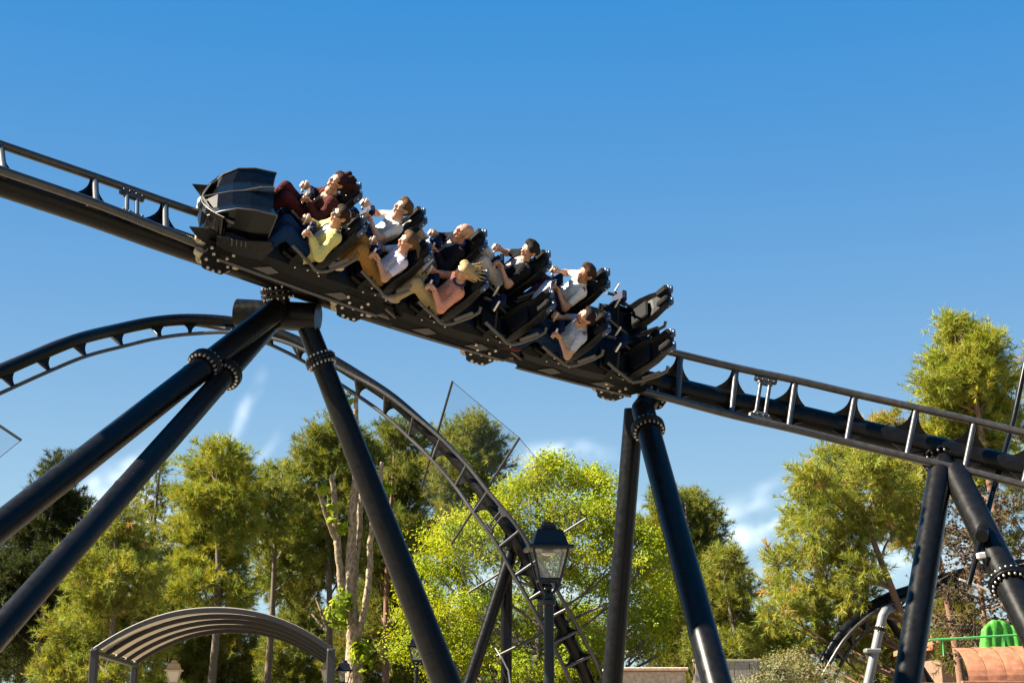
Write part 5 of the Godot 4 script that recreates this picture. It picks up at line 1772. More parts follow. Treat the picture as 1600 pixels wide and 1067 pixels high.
	tree("pine_tree", {"label": "tall dark-hearted pine rising behind the pale sawn stems", "base": Vector3(-6.488, 0.000, -52.074), "top": Vector3(-6.798, 12.034, -52.074), "seed": 16, "kind": "needle", "bark": M.bark, "leaf": M.leaf_pine, "pal": [Color(0.087, 0.113, 0.023), Color(0.218, 0.234, 0.042)], "dens": 1.2, "blobs": [[Vector3(-6.752, 11.963, -51.720), 0.62, 0.43], [Vector3(-6.077, 11.702, -52.110), 0.76, 0.52], [Vector3(-7.364, 11.395, -52.021), 0.71, 0.52], [Vector3(-6.614, 10.950, -52.221), 1.09, 0.57], [Vector3(-5.580, 11.093, -52.082), 0.66, 0.57], [Vector3(-7.692, 10.583, -52.887), 0.77, 0.58], [Vector3(-6.246, 10.112, -51.940), 1.04, 0.61], [Vector3(-7.323, 9.575, -53.096), 1.01, 0.62], [Vector3(-5.587, 9.445, -51.449), 0.79, 0.65], [Vector3(-6.732, 8.647, -52.448), 1.09, 0.66], [Vector3(-7.689, 7.973, -52.718), 0.85, 0.62], [Vector3(-5.741, 8.252, -52.123), 0.84, 0.66], [Vector3(-7.724, 7.053, -54.064), 1.01, 0.63], [Vector3(-6.380, 7.281, -52.836), 0.95, 0.66], [Vector3(-7.983, 6.247, -54.403), 0.82, 0.53]]})
	tree("pine_tree", {"label": "deep green pine half hidden by the slanting black column", "base": Vector3(-4.637, 0.000, -54.995), "top": Vector3(-4.738, 12.722, -54.995), "seed": 17, "kind": "needle", "bark": M.bark_red, "leaf": M.leaf_pine, "pal": [Color(0.073, 0.093, 0.021), Color(0.189, 0.211, 0.036)], "dens": 1.25, "blobs": [[Vector3(-4.743, 12.734, -55.051), 0.45, 0.35], [Vector3(-4.090, 12.436, -55.897), 0.87, 0.56], [Vector3(-5.020, 12.140, -56.391), 0.72, 0.57], [Vector3(-4.367, 11.095, -54.865), 0.95, 0.65], [Vector3(-3.700, 11.061, -56.157), 0.77, 0.66], [Vector3(-4.961, 10.419, -56.162), 0.87, 0.66], [Vector3(-4.063, 9.912, -56.183), 0.91, 0.71], [Vector3(-4.702, 8.864, -54.980), 0.94, 0.74], [Vector3(-3.697, 8.597, -54.827), 0.74, 0.69], [Vector3(-4.512, 7.868, -55.984), 1.10, 0.75], [Vector3(-5.353, 7.113, -57.162), 1.02, 0.76], [Vector3(-3.986, 6.747, -55.930), 1.00, 0.75], [Vector3(-5.041, 5.833, -56.845), 1.01, 0.66], [Vector3(-5.623, 7.849, -55.810), 0.75, 0.75]]})
	tree("pine_tree", {"label": "round-topped pine seen through the safety net above the lime green tree", "base": Vector3(-2.059, 0.000, -51.055), "top": Vector3(-1.451, 11.973, -51.055), "seed": 18, "kind": "needle", "bark": M.bark, "leaf": M.leaf_pine, "pal": [Color(0.102, 0.128, 0.026), Color(0.240, 0.256, 0.046)], "dens": 1.1, "blobs": [[Vector3(-1.426, 11.795, -50.179), 0.64, 0.37], [Vector3(-2.006, 11.653, -51.609), 0.76, 0.47], [Vector3(-0.974, 11.388, -50.732), 0.65, 0.46], [Vector3(-1.496, 10.804, -50.493), 1.06, 0.51], [Vector3(-2.292, 10.612, -51.389), 0.75, 0.51], [Vector3(-0.819, 10.659, -51.390), 0.56, 0.47], [Vector3(-1.683, 10.042, -51.514), 1.03, 0.56], [Vector3(-2.522, 9.582, -51.575), 0.75, 0.56], [Vector3(-1.109, 9.654, -50.994), 0.69, 0.51], [Vector3(-2.032, 8.824, -51.185), 0.92, 0.60], [Vector3(-2.837, 8.198, -52.623), 0.85, 0.61], [Vector3(-1.391, 8.292, -51.532), 0.83, 0.60]]})
	tree("lime_tree", {"label": "broad lime green deciduous tree in fresh spring leaf behind the street lamp", "base": Vector3(0.221, 0.000, -40.532), "top": Vector3(0.923, 8.745, -40.532), "seed": 19, "kind": "leaf", "bark": M.bark, "leaf": M.leaf_lime, "pal": [Color(0.17, 0.24, 0.010), Color(0.36, 0.40, 0.018)], "r": 0.15, "dens": 0.5, "per": 14, "cluster": 0.34, "flat": 0.38, "size": 1.1, "blobs": [[Vector3(1.349, 8.856, -41.162), 0.75, 0.26], [Vector3(1.986, 8.558, -41.644), 0.83, 0.30], [Vector3(0.702, 8.365, -40.710), 0.74, 0.28], [Vector3(2.586, 8.092, -40.750), 0.63, 0.30], [Vector3(0.000, 7.901, -40.361), 0.80, 0.29], [Vector3(1.386, 8.182, -42.534), 1.00, 0.35], [Vector3(2.318, 7.441, -40.096), 0.80, 0.33], [Vector3(-0.715, 7.367, -39.590), 0.72, 0.27], [Vector3(0.542, 7.339, -40.018), 0.94, 0.33], [Vector3(2.981, 7.164, -40.063), 0.47, 0.29], [Vector3(1.672, 6.987, -40.360), 0.98, 0.33], [Vector3(-1.265, 6.958, -40.146), 0.72, 0.27], [Vector3(-0.178, 6.744, -39.606), 0.89, 0.30], [Vector3(2.635, 6.705, -40.428), 0.73, 0.33], [Vector3(0.817, 6.488, -40.432), 0.98, 0.33], [Vector3(-2.005, 6.601, -41.364), 0.74, 0.26], [Vector3(-0.988, 6.301, -40.075), 0.86, 0.29], [Vector3(1.864, 6.126, -39.634), 0.92, 0.32], [Vector3(3.684, 6.528, -40.017), 0.47, 0.27], [Vector3(0.093, 6.052, -41.411), 1.00, 0.33], [Vector3(3.015, 6.081, -40.830), 0.73, 0.33], [Vector3(-2.448, 6.036, -42.128), 0.64, 0.24], [Vector3(-1.610, 5.825, -42.444), 0.91, 0.28], [Vector3(1.099, 5.613, -41.052), 0.99, 0.33], [Vector3(3.828, 5.880, -39.806), 0.57, 0.28], [Vector3(-0.565, 5.307, -42.303), 0.98, 0.32], [Vector3(2.358, 5.552, -42.340), 0.94, 0.34], [Vector3(3.382, 5.289, -41.070), 0.77, 0.33], [Vector3(-2.469, 5.104, -42.097), 0.79, 0.26], [Vector3(-1.359, 4.732, -40.858), 0.87, 0.29], [Vector3(0.478, 4.904, -43.107), 1.03, 0.34], [Vector3(1.614, 4.735, -42.850), 1.03, 0.34], [Vector3(4.353, 5.327, -42.536), 0.49, 0.30], [Vector3(2.878, 4.637, -43.324), 0.92, 0.35], [Vector3(3.694, 4.452, -40.686), 0.72, 0.32], [Vector3(-0.463, 4.175, -41.925), 0.93, 0.31], [Vector3(-2.824, 4.489, -42.534), 0.64, 0.24], [Vector3(-1.799, 3.958, -42.938), 0.83, 0.28], [Vector3(0.822, 3.875, -41.428), 0.99, 0.33], [Vector3(2.055, 3.652, -40.549), 0.93, 0.32], [Vector3(3.358, 3.832, -42.319), 0.86, 0.32], [Vector3(4.097, 4.161, -40.286), 0.50, 0.28], [Vector3(-0.751, 3.394, -42.731), 0.86, 0.30], [Vector3(0.530, 3.030, -40.225), 0.88, 0.30], [Vector3(3.859, 3.622, -41.735), 0.62, 0.26], [Vector3(-2.947, 3.715, -41.804), 0.55, 0.26], [Vector3(1.427, 2.959, -40.665), 0.89, 0.32], [Vector3(-1.842, 3.092, -41.973), 0.74, 0.28]]})
	tree("pine_tree", {"label": "dense green pine between the two legs of the middle column pair and the sky gap", "base": Vector3(6.121, 0.000, -49.767), "top": Vector3(6.256, 9.053, -49.767), "seed": 20, "kind": "needle", "bark": M.bark, "leaf": M.leaf_pine, "pal": [Color(0.087, 0.113, 0.023), Color(0.233, 0.249, 0.046)], "dens": 1.2, "blobs": [[Vector3(6.398, 9.222, -50.897), 0.60, 0.32], [Vector3(5.457, 9.152, -50.280), 0.55, 0.36], [Vector3(6.806, 8.745, -50.622), 0.59, 0.41], [Vector3(5.983, 8.577, -51.067), 0.87, 0.46], [Vector3(4.995, 8.116, -49.322), 0.62, 0.49], [Vector3(6.915, 8.036, -50.433), 0.63, 0.50], [Vector3(6.328, 7.799, -51.277), 0.97, 0.55], [Vector3(5.398, 7.455, -51.274), 0.78, 0.55], [Vector3(7.049, 7.141, -50.491), 0.63, 0.54], [Vector3(5.963, 6.696, -49.440), 0.93, 0.57], [Vector3(5.374, 6.226, -50.268), 0.81, 0.58], [Vector3(6.937, 6.266, -51.945), 0.88, 0.60], [Vector3(5.831, 5.402, -49.595), 0.92, 0.57], [Vector3(5.123, 5.126, -50.295), 0.76, 0.53], [Vector3(5.998, 4.583, -52.269), 0.88, 0.51]]})
	tree("pine_tree", {"label": "lower olive pine over the grey plank fence, beside the sky gap", "base": Vector3(7.234, 0.000, -47.252), "top": Vector3(7.149, 6.848, -47.252), "seed": 21, "kind": "needle", "bark": M.bark, "leaf": M.leaf_pine, "pal": [Color(0.116, 0.143, 0.026), Color(0.248, 0.264, 0.052)], "blobs": [[Vector3(7.007, 6.744, -46.308), 0.41, 0.25], [Vector3(6.888, 6.433, -47.913), 0.60, 0.39], [Vector3(7.463, 6.211, -47.814), 0.55, 0.34], [Vector3(6.972, 5.658, -47.510), 0.76, 0.42], [Vector3(7.590, 5.595, -46.764), 0.37, 0.25], [Vector3(6.628, 5.319, -48.510), 0.65, 0.47], [Vector3(7.582, 5.114, -48.609), 0.65, 0.39], [Vector3(6.880, 4.542, -47.906), 0.76, 0.47], [Vector3(7.723, 4.438, -47.912), 0.51, 0.38], [Vector3(6.350, 3.991, -47.252), 0.67, 0.46], [Vector3(7.184, 3.759, -46.639), 0.70, 0.41], [Vector3(8.186, 3.808, -47.693), 0.46, 0.34]]})
	tree("pine_tree", {"label": "big yellow-olive pine with a leaning red-brown trunk right of the sky gap", "base": Vector3(11.233, 0.000, -38.527), "top": Vector3(9.302, 8.498, -38.527), "seed": 22, "kind": "needle", "bark": M.bark_red, "leaf": M.leaf_pine, "pal": [Color(0.146, 0.184, 0.029), Color(0.291, 0.309, 0.052), Color(0.379, 0.241, 0.078)], "dry": 0.04, "r": 0.17, "dens": 0.85, "blobs": [[Vector3(9.023, 8.693, -39.614), 0.65, 0.29], [Vector3(9.440, 8.246, -37.701), 0.62, 0.31], [Vector3(8.042, 7.868, -37.513), 0.48, 0.27], [Vector3(9.407, 8.081, -39.878), 0.76, 0.36], [Vector3(10.189, 8.148, -37.837), 0.59, 0.34], [Vector3(9.771, 7.575, -37.832), 0.62, 0.34], [Vector3(8.238, 7.536, -39.162), 0.50, 0.32], [Vector3(8.866, 7.207, -38.490), 0.73, 0.38], [Vector3(11.143, 7.917, -39.651), 0.54, 0.36], [Vector3(9.580, 6.917, -38.285), 0.62, 0.38], [Vector3(8.031, 7.072, -40.051), 0.36, 0.25], [Vector3(8.331, 6.611, -38.585), 0.66, 0.38], [Vector3(9.360, 6.443, -39.329), 0.67, 0.39], [Vector3(10.721, 7.063, -39.986), 0.58, 0.40], [Vector3(8.201, 6.073, -39.637), 0.60, 0.36], [Vector3(7.600, 6.017, -40.245), 0.40, 0.18], [Vector3(9.030, 5.874, -39.748), 0.71, 0.39], [Vector3(9.419, 5.537, -38.199), 0.48, 0.31], [Vector3(7.904, 5.363, -40.315), 0.61, 0.36], [Vector3(8.648, 5.076, -39.667), 0.74, 0.39], [Vector3(9.333, 4.933, -39.012), 0.56, 0.35], [Vector3(7.231, 4.492, -38.831), 0.55, 0.34], [Vector3(8.391, 4.438, -40.484), 0.75, 0.39], [Vector3(9.209, 4.341, -39.847), 0.60, 0.35], [Vector3(7.300, 3.844, -40.863), 0.58, 0.36], [Vector3(8.031, 3.736, -40.484), 0.79, 0.39], [Vector3(9.025, 3.708, -40.957), 0.69, 0.36], [Vector3(7.490, 3.113, -40.135), 0.70, 0.32], [Vector3(9.682, 3.812, -40.276), 0.43, 0.32]]})
	tree("pine_tree", {"label": "brown-tinged dry pine bough tree under the track, behind the black column top", "base": Vector3(13.121, 0.000, -42.168), "top": Vector3(12.192, 10.365, -42.168), "seed": 23, "kind": "needle", "bark": M.bark_red, "leaf": M.leaf_pine, "pal": [Color(0.160, 0.173, 0.036), Color(0.306, 0.279, 0.065), Color(0.437, 0.287, 0.117)], "dry": 0.15, "dens": 0.9, "blobs": [[Vector3(11.932, 10.607, -43.335), 0.52, 0.22], [Vector3(12.588, 10.043, -43.555), 0.60, 0.28], [Vector3(11.352, 10.359, -43.308), 0.28, 0.16], [Vector3(11.390, 9.127, -41.293), 0.64, 0.28], [Vector3(12.459, 9.007, -42.799), 0.51, 0.31], [Vector3(11.746, 8.461, -42.457), 0.65, 0.35], [Vector3(12.410, 8.041, -42.878), 0.50, 0.35], [Vector3(11.237, 7.782, -41.789), 0.49, 0.30], [Vector3(11.852, 7.350, -42.083), 0.49, 0.30], [Vector3(12.726, 9.588, -42.216), 0.54, 0.27], [Vector3(12.825, 8.554, -41.845), 0.49, 0.27], [Vector3(12.638, 7.077, -42.919), 0.46, 0.27], [Vector3(10.314, 9.550, -41.009), 0.34, 0.17], [Vector3(11.675, 6.672, -41.957), 0.49, 0.26]]})
	tree("pine_tree", {"label": "tall pine standing above the coaster rails, its crown against the blue sky", "base": Vector3(14.023, 0.000, -39.500), "top": Vector3(13.009, 12.595, -39.500), "seed": 24, "kind": "needle", "bark": M.bark_red, "leaf": M.leaf_pine, "pal": [Color(0.146, 0.181, 0.023), Color(0.306, 0.324, 0.046)], "dens": 1.1, "r": 0.2, "blobs": [[Vector3(12.800, 12.686, -39.828), 0.30, 0.19], [Vector3(13.275, 12.452, -40.101), 0.49, 0.26], [Vector3(13.485, 12.054, -39.119), 0.33, 0.26], [Vector3(13.017, 12.154, -40.444), 0.60, 0.30], [Vector3(13.309, 11.618, -39.255), 0.58, 0.33], [Vector3(12.594, 11.484, -40.081), 0.63, 0.33], [Vector3(12.983, 11.052, -39.238), 0.76, 0.36], [Vector3(14.090, 11.301, -40.274), 0.37, 0.34], [Vector3(12.104, 10.757, -39.415), 0.51, 0.29], [Vector3(13.058, 10.707, -40.348), 0.86, 0.37], [Vector3(13.923, 10.659, -40.391), 0.52, 0.37], [Vector3(12.640, 10.314, -40.552), 0.71, 0.34], [Vector3(13.347, 10.027, -40.091), 0.77, 0.37], [Vector3(14.373, 10.257, -40.733), 0.26, 0.26], [Vector3(13.162, 9.662, -41.094), 0.86, 0.34], [Vector3(13.631, 9.305, -39.745), 0.44, 0.29], [Vector3(12.371, 9.606, -40.329), 0.44, 0.26], [Vector3(13.617, 9.109, -41.193), 0.68, 0.30], [Vector3(12.664, 8.956, -40.872), 0.56, 0.26], [Vector3(13.993, 8.605, -40.477), 0.48, 0.26], [Vector3(13.001, 8.125, -40.374), 0.55, 0.26]]})
	tree("pine_tree", {"label": "loose thin pine at the end of the rails beyond the tall crown", "base": Vector3(16.256, 0.000, -41.668), "top": Vector3(15.965, 12.234, -41.668), "seed": 27, "kind": "needle", "bark": M.bark_red, "leaf": M.leaf_pine, "pal": [Color(0.160, 0.181, 0.033), Color(0.306, 0.302, 0.058), Color(0.379, 0.256, 0.104)], "dry": 0.2, "dens": 0.6, "blobs": [[Vector3(16.120, 12.337, -42.070), 0.39, 0.27], [Vector3(15.685, 11.616, -42.417), 0.39, 0.27], [Vector3(16.739, 11.395, -43.217), 0.56, 0.32], [Vector3(15.081, 10.375, -41.286), 0.42, 0.27], [Vector3(15.419, 9.572, -41.121), 0.64, 0.30], [Vector3(15.413, 9.404, -43.366), 0.43, 0.28], [Vector3(15.505, 8.420, -42.205), 0.65, 0.31], [Vector3(14.969, 7.697, -42.513), 0.50, 0.27], [Vector3(16.391, 7.492, -43.851), 0.71, 0.36], [Vector3(14.973, 6.706, -42.231), 0.49, 0.27]]})
	tree("pine_tree", {"label": "small dark pine beside the cream building and the green sheet", "base": Vector3(13.762, 0.000, -44.558), "top": Vector3(13.663, 5.308, -44.558), "seed": 25, "kind": "needle", "bark": M.bark, "leaf": M.leaf_pine, "pal": [Color(0.073, 0.090, 0.021), Color(0.189, 0.181, 0.039)], "r": 0.08, "blobs": [[Vector3(13.556, 5.279, -44.210), 0.31, 0.24], [Vector3(13.790, 4.957, -45.890), 0.41, 0.28], [Vector3(14.326, 4.862, -45.674), 0.36, 0.28], [Vector3(13.415, 4.302, -43.999), 0.51, 0.31], [Vector3(13.581, 4.026, -45.980), 0.45, 0.28], [Vector3(14.281, 4.183, -45.256), 0.36, 0.28], [Vector3(13.362, 3.622, -43.684), 0.50, 0.27]]})
	tree("grey_shrub", {"label": "dusty grey-green rounded shrub at the foot of the big olive pine", "base": Vector3(6.733, 0.000, -34.839), "top": Vector3(6.733, 2.943, -34.839), "seed": 26, "kind": "leaf", "bark": M.bark, "leaf": M.leaf_pine, "pal": [Color(0.13, 0.13, 0.06), Color(0.25, 0.24, 0.13)], "category": "shrub", "r": 0.05, "dens": 0.9, "per": 14, "size": 0.7, "cluster": 0.2, "group": "shrubs among the trees", "blobs": [[Vector3(6.870, 2.971, -35.549), 0.44, 0.16], [Vector3(6.195, 2.651, -34.056), 0.45, 0.21], [Vector3(6.942, 2.651, -34.063), 0.45, 0.21], [Vector3(6.789, 2.448, -35.264), 0.71, 0.25], [Vector3(5.750, 2.410, -33.697), 0.35, 0.18], [Vector3(7.590, 2.369, -35.794), 0.38, 0.19]]})
	tree("background_tree", {"label": "tree of the wood behind the left end of the pointed conifer", "base": Vector3(-21.904, 0.000, -62.462), "top": Vector3(-21.904, 8.038, -62.462), "seed": 40, "kind": "needle", "bark": M.bark, "leaf": M.leaf_pine, "pal": [Color(0.080, 0.106, 0.023), Color(0.204, 0.226, 0.039)], "dens": 1.0, "size": 1.25, "group": "trees of the wood behind", "r": 0.13, "blobs": [[Vector3(-21.860, 8.025, -62.337), 0.84, 0.50], [Vector3(-23.100, 7.443, -63.795), 0.97, 0.63], [Vector3(-20.644, 7.102, -61.259), 0.93, 0.60], [Vector3(-21.673, 6.424, -62.219), 1.21, 0.72], [Vector3(-23.363, 5.868, -64.478), 1.03, 0.74], [Vector3(-21.065, 5.699, -63.599), 1.01, 0.73], [Vector3(-21.510, 4.799, -62.176), 1.26, 0.77], [Vector3(-22.574, 3.978, -63.079), 1.05, 0.72], [Vector3(-21.340, 4.040, -64.713), 1.08, 0.74]]})
	tree("background_tree", {"label": "tree of the wood low behind the loose olive pine", "base": Vector3(-19.586, 0.000, -64.775), "top": Vector3(-19.586, 7.133, -64.775), "seed": 41, "kind": "needle", "bark": M.bark, "leaf": M.leaf_pine, "pal": [Color(0.087, 0.103, 0.026), Color(0.218, 0.211, 0.046)], "dens": 1.0, "size": 1.25, "group": "trees of the wood behind", "r": 0.13, "blobs": [[Vector3(-19.477, 7.102, -64.414), 0.86, 0.52], [Vector3(-20.135, 6.349, -64.149), 0.97, 0.63], [Vector3(-18.485, 6.225, -63.981), 0.96, 0.62], [Vector3(-19.966, 5.596, -66.472), 1.29, 0.76], [Vector3(-20.640, 4.808, -65.640), 1.04, 0.75], [Vector3(-18.714, 4.712, -66.014), 1.05, 0.76], [Vector3(-19.635, 3.856, -65.818), 1.33, 0.81], [Vector3(-20.338, 2.953, -65.534), 1.09, 0.74], [Vector3(-18.809, 2.975, -66.609), 1.11, 0.76]]})
	tree("background_tree", {"label": "tree of the wood seen under the canopy near the first lantern", "base": Vector3(-15.594, 0.000, -66.876), "top": Vector3(-15.594, 7.019, -66.876), "seed": 42, "kind": "needle", "bark": M.bark, "leaf": M.leaf_pine, "pal": [Color(0.080, 0.106, 0.023), Color(0.204, 0.226, 0.039)], "dens": 1.0, "size": 1.25, "group": "trees of the wood behind", "r": 0.13, "blobs": [[Vector3(-15.693, 7.054, -67.300), 0.90, 0.54], [Vector3(-16.071, 6.172, -65.628), 0.99, 0.64], [Vector3(-14.611, 6.112, -66.421), 1.00, 0.65], [Vector3(-15.398, 5.308, -66.475), 1.29, 0.76], [Vector3(-16.782, 4.642, -68.248), 1.08, 0.78], [Vector3(-14.641, 4.518, -68.095), 1.08, 0.78], [Vector3(-15.872, 3.670, -68.992), 1.39, 0.85], [Vector3(-16.176, 2.695, -66.752), 1.11, 0.76], [Vector3(-14.532, 2.712, -67.788), 1.12, 0.77]]})
	tree("background_tree", {"label": "low green tree of the wood framed by the middle of the arched canopy", "base": Vector3(-13.069, 0.000, -67.222), "top": Vector3(-13.069, 5.728, -67.222), "seed": 43, "kind": "needle", "bark": M.bark, "leaf": M.leaf_pine, "pal": [Color(0.087, 0.103, 0.026), Color(0.218, 0.211, 0.046)], "dens": 1.0, "size": 1.25, "group": "trees of the wood behind", "r": 0.13, "blobs": [[Vector3(-12.795, 5.642, -65.812), 0.87, 0.52], [Vector3(-14.025, 5.012, -68.023), 1.02, 0.66], [Vector3(-12.040, 4.815, -66.361), 0.99, 0.64], [Vector3(-13.047, 4.060, -67.553), 1.30, 0.77], [Vector3(-14.189, 3.332, -68.397), 1.08, 0.78], [Vector3(-12.160, 3.225, -68.803), 1.08, 0.78], [Vector3(-13.041, 2.341, -67.984), 1.36, 0.83], [Vector3(-13.959, 1.425, -68.370), 1.13, 0.77], [Vector3(-11.796, 1.428, -66.881), 1.10, 0.76]]})
	tree("background_tree", {"label": "tree of the wood behind the right post of the canopy", "base": Vector3(-9.505, 0.000, -64.999), "top": Vector3(-9.505, 6.299, -64.999), "seed": 44, "kind": "needle", "bark": M.bark, "leaf": M.leaf_pine, "pal": [Color(0.080, 0.106, 0.023), Color(0.204, 0.226, 0.039)], "dens": 1.0, "size": 1.25, "group": "trees of the wood behind", "r": 0.13, "blobs": [[Vector3(-9.464, 6.278, -64.720), 0.86, 0.52], [Vector3(-10.332, 5.583, -65.321), 0.98, 0.63], [Vector3(-8.846, 5.530, -66.329), 1.00, 0.64], [Vector3(-9.361, 4.638, -64.439), 1.25, 0.74], [Vector3(-10.349, 3.931, -64.779), 1.02, 0.74], [Vector3(-8.281, 3.801, -64.205), 1.01, 0.73], [Vector3(-9.334, 2.990, -64.695), 1.30, 0.79], [Vector3(-10.130, 2.113, -64.595), 1.07, 0.73], [Vector3(-8.388, 2.117, -65.053), 1.08, 0.74]]})
	tree("background_tree", {"label": "tree of the wood behind the pale sawn trunk", "base": Vector3(-6.379, 0.000, -63.763), "top": Vector3(-6.379, 7.047, -63.763), "seed": 45, "kind": "needle", "bark": M.bark, "leaf": M.leaf_pine, "pal": [Color(0.087, 0.103, 0.026), Color(0.218, 0.211, 0.046)], "dens": 1.0, "size": 1.25, "group": "trees of the wood behind", "r": 0.13, "blobs": [[Vector3(-6.310, 6.988, -63.070), 0.84, 0.50], [Vector3(-7.169, 6.332, -63.917), 0.96, 0.62], [Vector3(-5.474, 6.133, -62.709), 0.94, 0.61], [Vector3(-6.330, 5.429, -63.696), 1.24, 0.73], [Vector3(-7.194, 4.682, -63.068), 1.00, 0.72], [Vector3(-5.234, 4.566, -62.909), 1.00, 0.72], [Vector3(-6.314, 3.792, -63.964), 1.29, 0.79], [Vector3(-7.098, 2.914, -63.683), 1.06, 0.72], [Vector3(-5.367, 2.927, -64.280), 1.07, 0.73]]})
	tree("background_tree", {"label": "green tree of the wood behind the far small lamp", "base": Vector3(-3.767, 0.000, -62.895), "top": Vector3(-3.767, 6.421, -62.895), "seed": 46, "kind": "needle", "bark": M.bark, "leaf": M.leaf_pine, "pal": [Color(0.080, 0.106, 0.023), Color(0.204, 0.226, 0.039)], "dens": 1.0, "size": 1.25, "group": "trees of the wood behind", "r": 0.13, "blobs": [[Vector3(-3.838, 6.512, -64.077), 0.85, 0.51], [Vector3(-4.526, 5.701, -62.778), 0.94, 0.61], [Vector3(-2.998, 5.630, -63.383), 0.95, 0.62], [Vector3(-3.832, 4.915, -64.416), 1.25, 0.74], [Vector3(-4.654, 4.124, -62.668), 0.99, 0.72], [Vector3(-2.764, 4.051, -63.579), 1.01, 0.73], [Vector3(-3.782, 3.248, -64.006), 1.29, 0.78], [Vector3(-4.704, 2.395, -65.363), 1.08, 0.74], [Vector3(-2.754, 2.361, -62.530), 1.04, 0.71]]})
	tree("background_tree", {"label": "green tree of the wood behind the twin legs of the far track", "base": Vector3(-0.837, 0.000, -62.967), "top": Vector3(-0.837, 6.152, -62.967), "seed": 47, "kind": "needle", "bark": M.bark, "leaf": M.leaf_pine, "pal": [Color(0.087, 0.103, 0.026), Color(0.218, 0.211, 0.046)], "dens": 1.0, "size": 1.25, "group": "trees of the wood behind", "r": 0.13, "blobs": [[Vector3(-0.831, 6.119, -62.516), 0.83, 0.50], [Vector3(-1.613, 5.438, -62.942), 0.95, 0.61], [Vector3(-0.056, 5.335, -63.042), 0.95, 0.61], [Vector3(-0.831, 4.566, -62.906), 1.22, 0.72], [Vector3(-1.787, 3.889, -63.612), 1.01, 0.73], [Vector3(0.167, 3.769, -63.272), 1.00, 0.72], [Vector3(-0.818, 2.941, -62.402), 1.26, 0.76], [Vector3(-1.668, 2.107, -63.798), 1.06, 0.72], [Vector3(0.109, 2.097, -62.574), 1.04, 0.71]]})
	tree("background_tree", {"label": "green tree of the wood behind the lime tree and the ladder-like rails", "base": Vector3(2.790, 0.000, -63.076), "top": Vector3(2.790, 5.747, -63.076), "seed": 48, "kind": "needle", "bark": M.bark, "leaf": M.leaf_pine, "pal": [Color(0.080, 0.106, 0.023), Color(0.204, 0.226, 0.039)], "dens": 1.0, "size": 1.25, "group": "trees of the wood behind", "r": 0.13, "blobs": [[Vector3(2.797, 5.757, -63.223), 0.84, 0.50], [Vector3(1.973, 4.985, -62.137), 0.93, 0.60], [Vector3(3.608, 4.973, -63.940), 0.96, 0.62], [Vector3(2.764, 4.160, -62.887), 1.22, 0.72], [Vector3(1.881, 3.523, -65.033), 1.03, 0.74], [Vector3(3.738, 3.349, -62.764), 0.99, 0.71], [Vector3(2.826, 2.579, -64.738), 1.30, 0.79], [Vector3(1.922, 1.703, -63.121), 1.04, 0.71], [Vector3(3.823, 1.707, -65.606), 1.08, 0.74]]})
	tree("background_tree", {"label": "tree of the wood behind the blue-sheened column", "base": Vector3(7.696, 0.000, -60.901), "top": Vector3(7.696, 6.135, -60.901), "seed": 49, "kind": "needle", "bark": M.bark, "leaf": M.leaf_pine, "pal": [Color(0.087, 0.103, 0.026), Color(0.218, 0.211, 0.046)], "dens": 1.0, "size": 1.25, "group": "trees of the wood behind", "r": 0.13, "blobs": [[Vector3(7.529, 6.037, -59.582), 0.79, 0.48], [Vector3(6.910, 5.440, -60.818), 0.91, 0.59], [Vector3(8.287, 5.280, -59.921), 0.90, 0.58], [Vector3(7.793, 4.661, -62.079), 1.20, 0.71], [Vector3(6.782, 3.946, -61.523), 0.97, 0.70], [Vector3(8.473, 3.790, -60.131), 0.95, 0.69], [Vector3(7.521, 3.024, -60.321), 1.21, 0.74], [Vector3(6.967, 2.230, -62.680), 1.04, 0.71], [Vector3(8.465, 2.212, -60.879), 1.01, 0.69]]})
	tree("background_tree", {"label": "tree of the wood above the end of the plank fence", "base": Vector3(10.261, 0.000, -61.111), "top": Vector3(10.261, 5.353, -61.111), "seed": 50, "kind": "needle", "bark": M.bark, "leaf": M.leaf_pine, "pal": [Color(0.080, 0.106, 0.023), Color(0.204, 0.226, 0.039)], "dens": 1.0, "size": 1.25, "group": "trees of the wood behind", "r": 0.13, "blobs": [[Vector3(10.260, 5.352, -61.103), 0.81, 0.49], [Vector3(9.394, 4.639, -60.576), 0.91, 0.59], [Vector3(11.093, 4.591, -61.742), 0.92, 0.60], [Vector3(10.129, 3.811, -60.724), 1.17, 0.69], [Vector3(9.330, 3.160, -61.615), 0.97, 0.70], [Vector3(11.497, 3.092, -63.178), 0.99, 0.72], [Vector3(10.048, 2.261, -60.651), 1.22, 0.74], [Vector3(9.365, 1.442, -61.592), 1.02, 0.70], [Vector3(11.278, 1.439, -62.708), 1.04, 0.71]]})
	tree("background_tree", {"label": "green tree of the wood inside the curve of the small grey track", "base": Vector3(14.743, 0.000, -56.972), "top": Vector3(14.743, 5.346, -56.972), "seed": 51, "kind": "needle", "bark": M.bark, "leaf": M.leaf_pine, "pal": [Color(0.087, 0.103, 0.026), Color(0.218, 0.211, 0.046)], "dens": 1.0, "size": 1.25, "group": "trees of the wood behind", "r": 0.13, "blobs": [[Vector3(14.541, 5.295, -56.189), 0.75, 0.45], [Vector3(14.039, 4.714, -57.148), 0.86, 0.55], [Vector3(15.169, 4.561, -56.132), 0.84, 0.54], [Vector3(14.997, 3.974, -58.337), 1.13, 0.67], [Vector3(13.687, 3.277, -56.692), 0.89, 0.65], [Vector3(15.695, 3.208, -57.707), 0.91, 0.66], [Vector3(15.080, 2.493, -59.060), 1.19, 0.72], [Vector3(13.911, 1.694, -57.632), 0.95, 0.65], [Vector3(15.991, 1.697, -59.403), 0.98, 0.67]]})
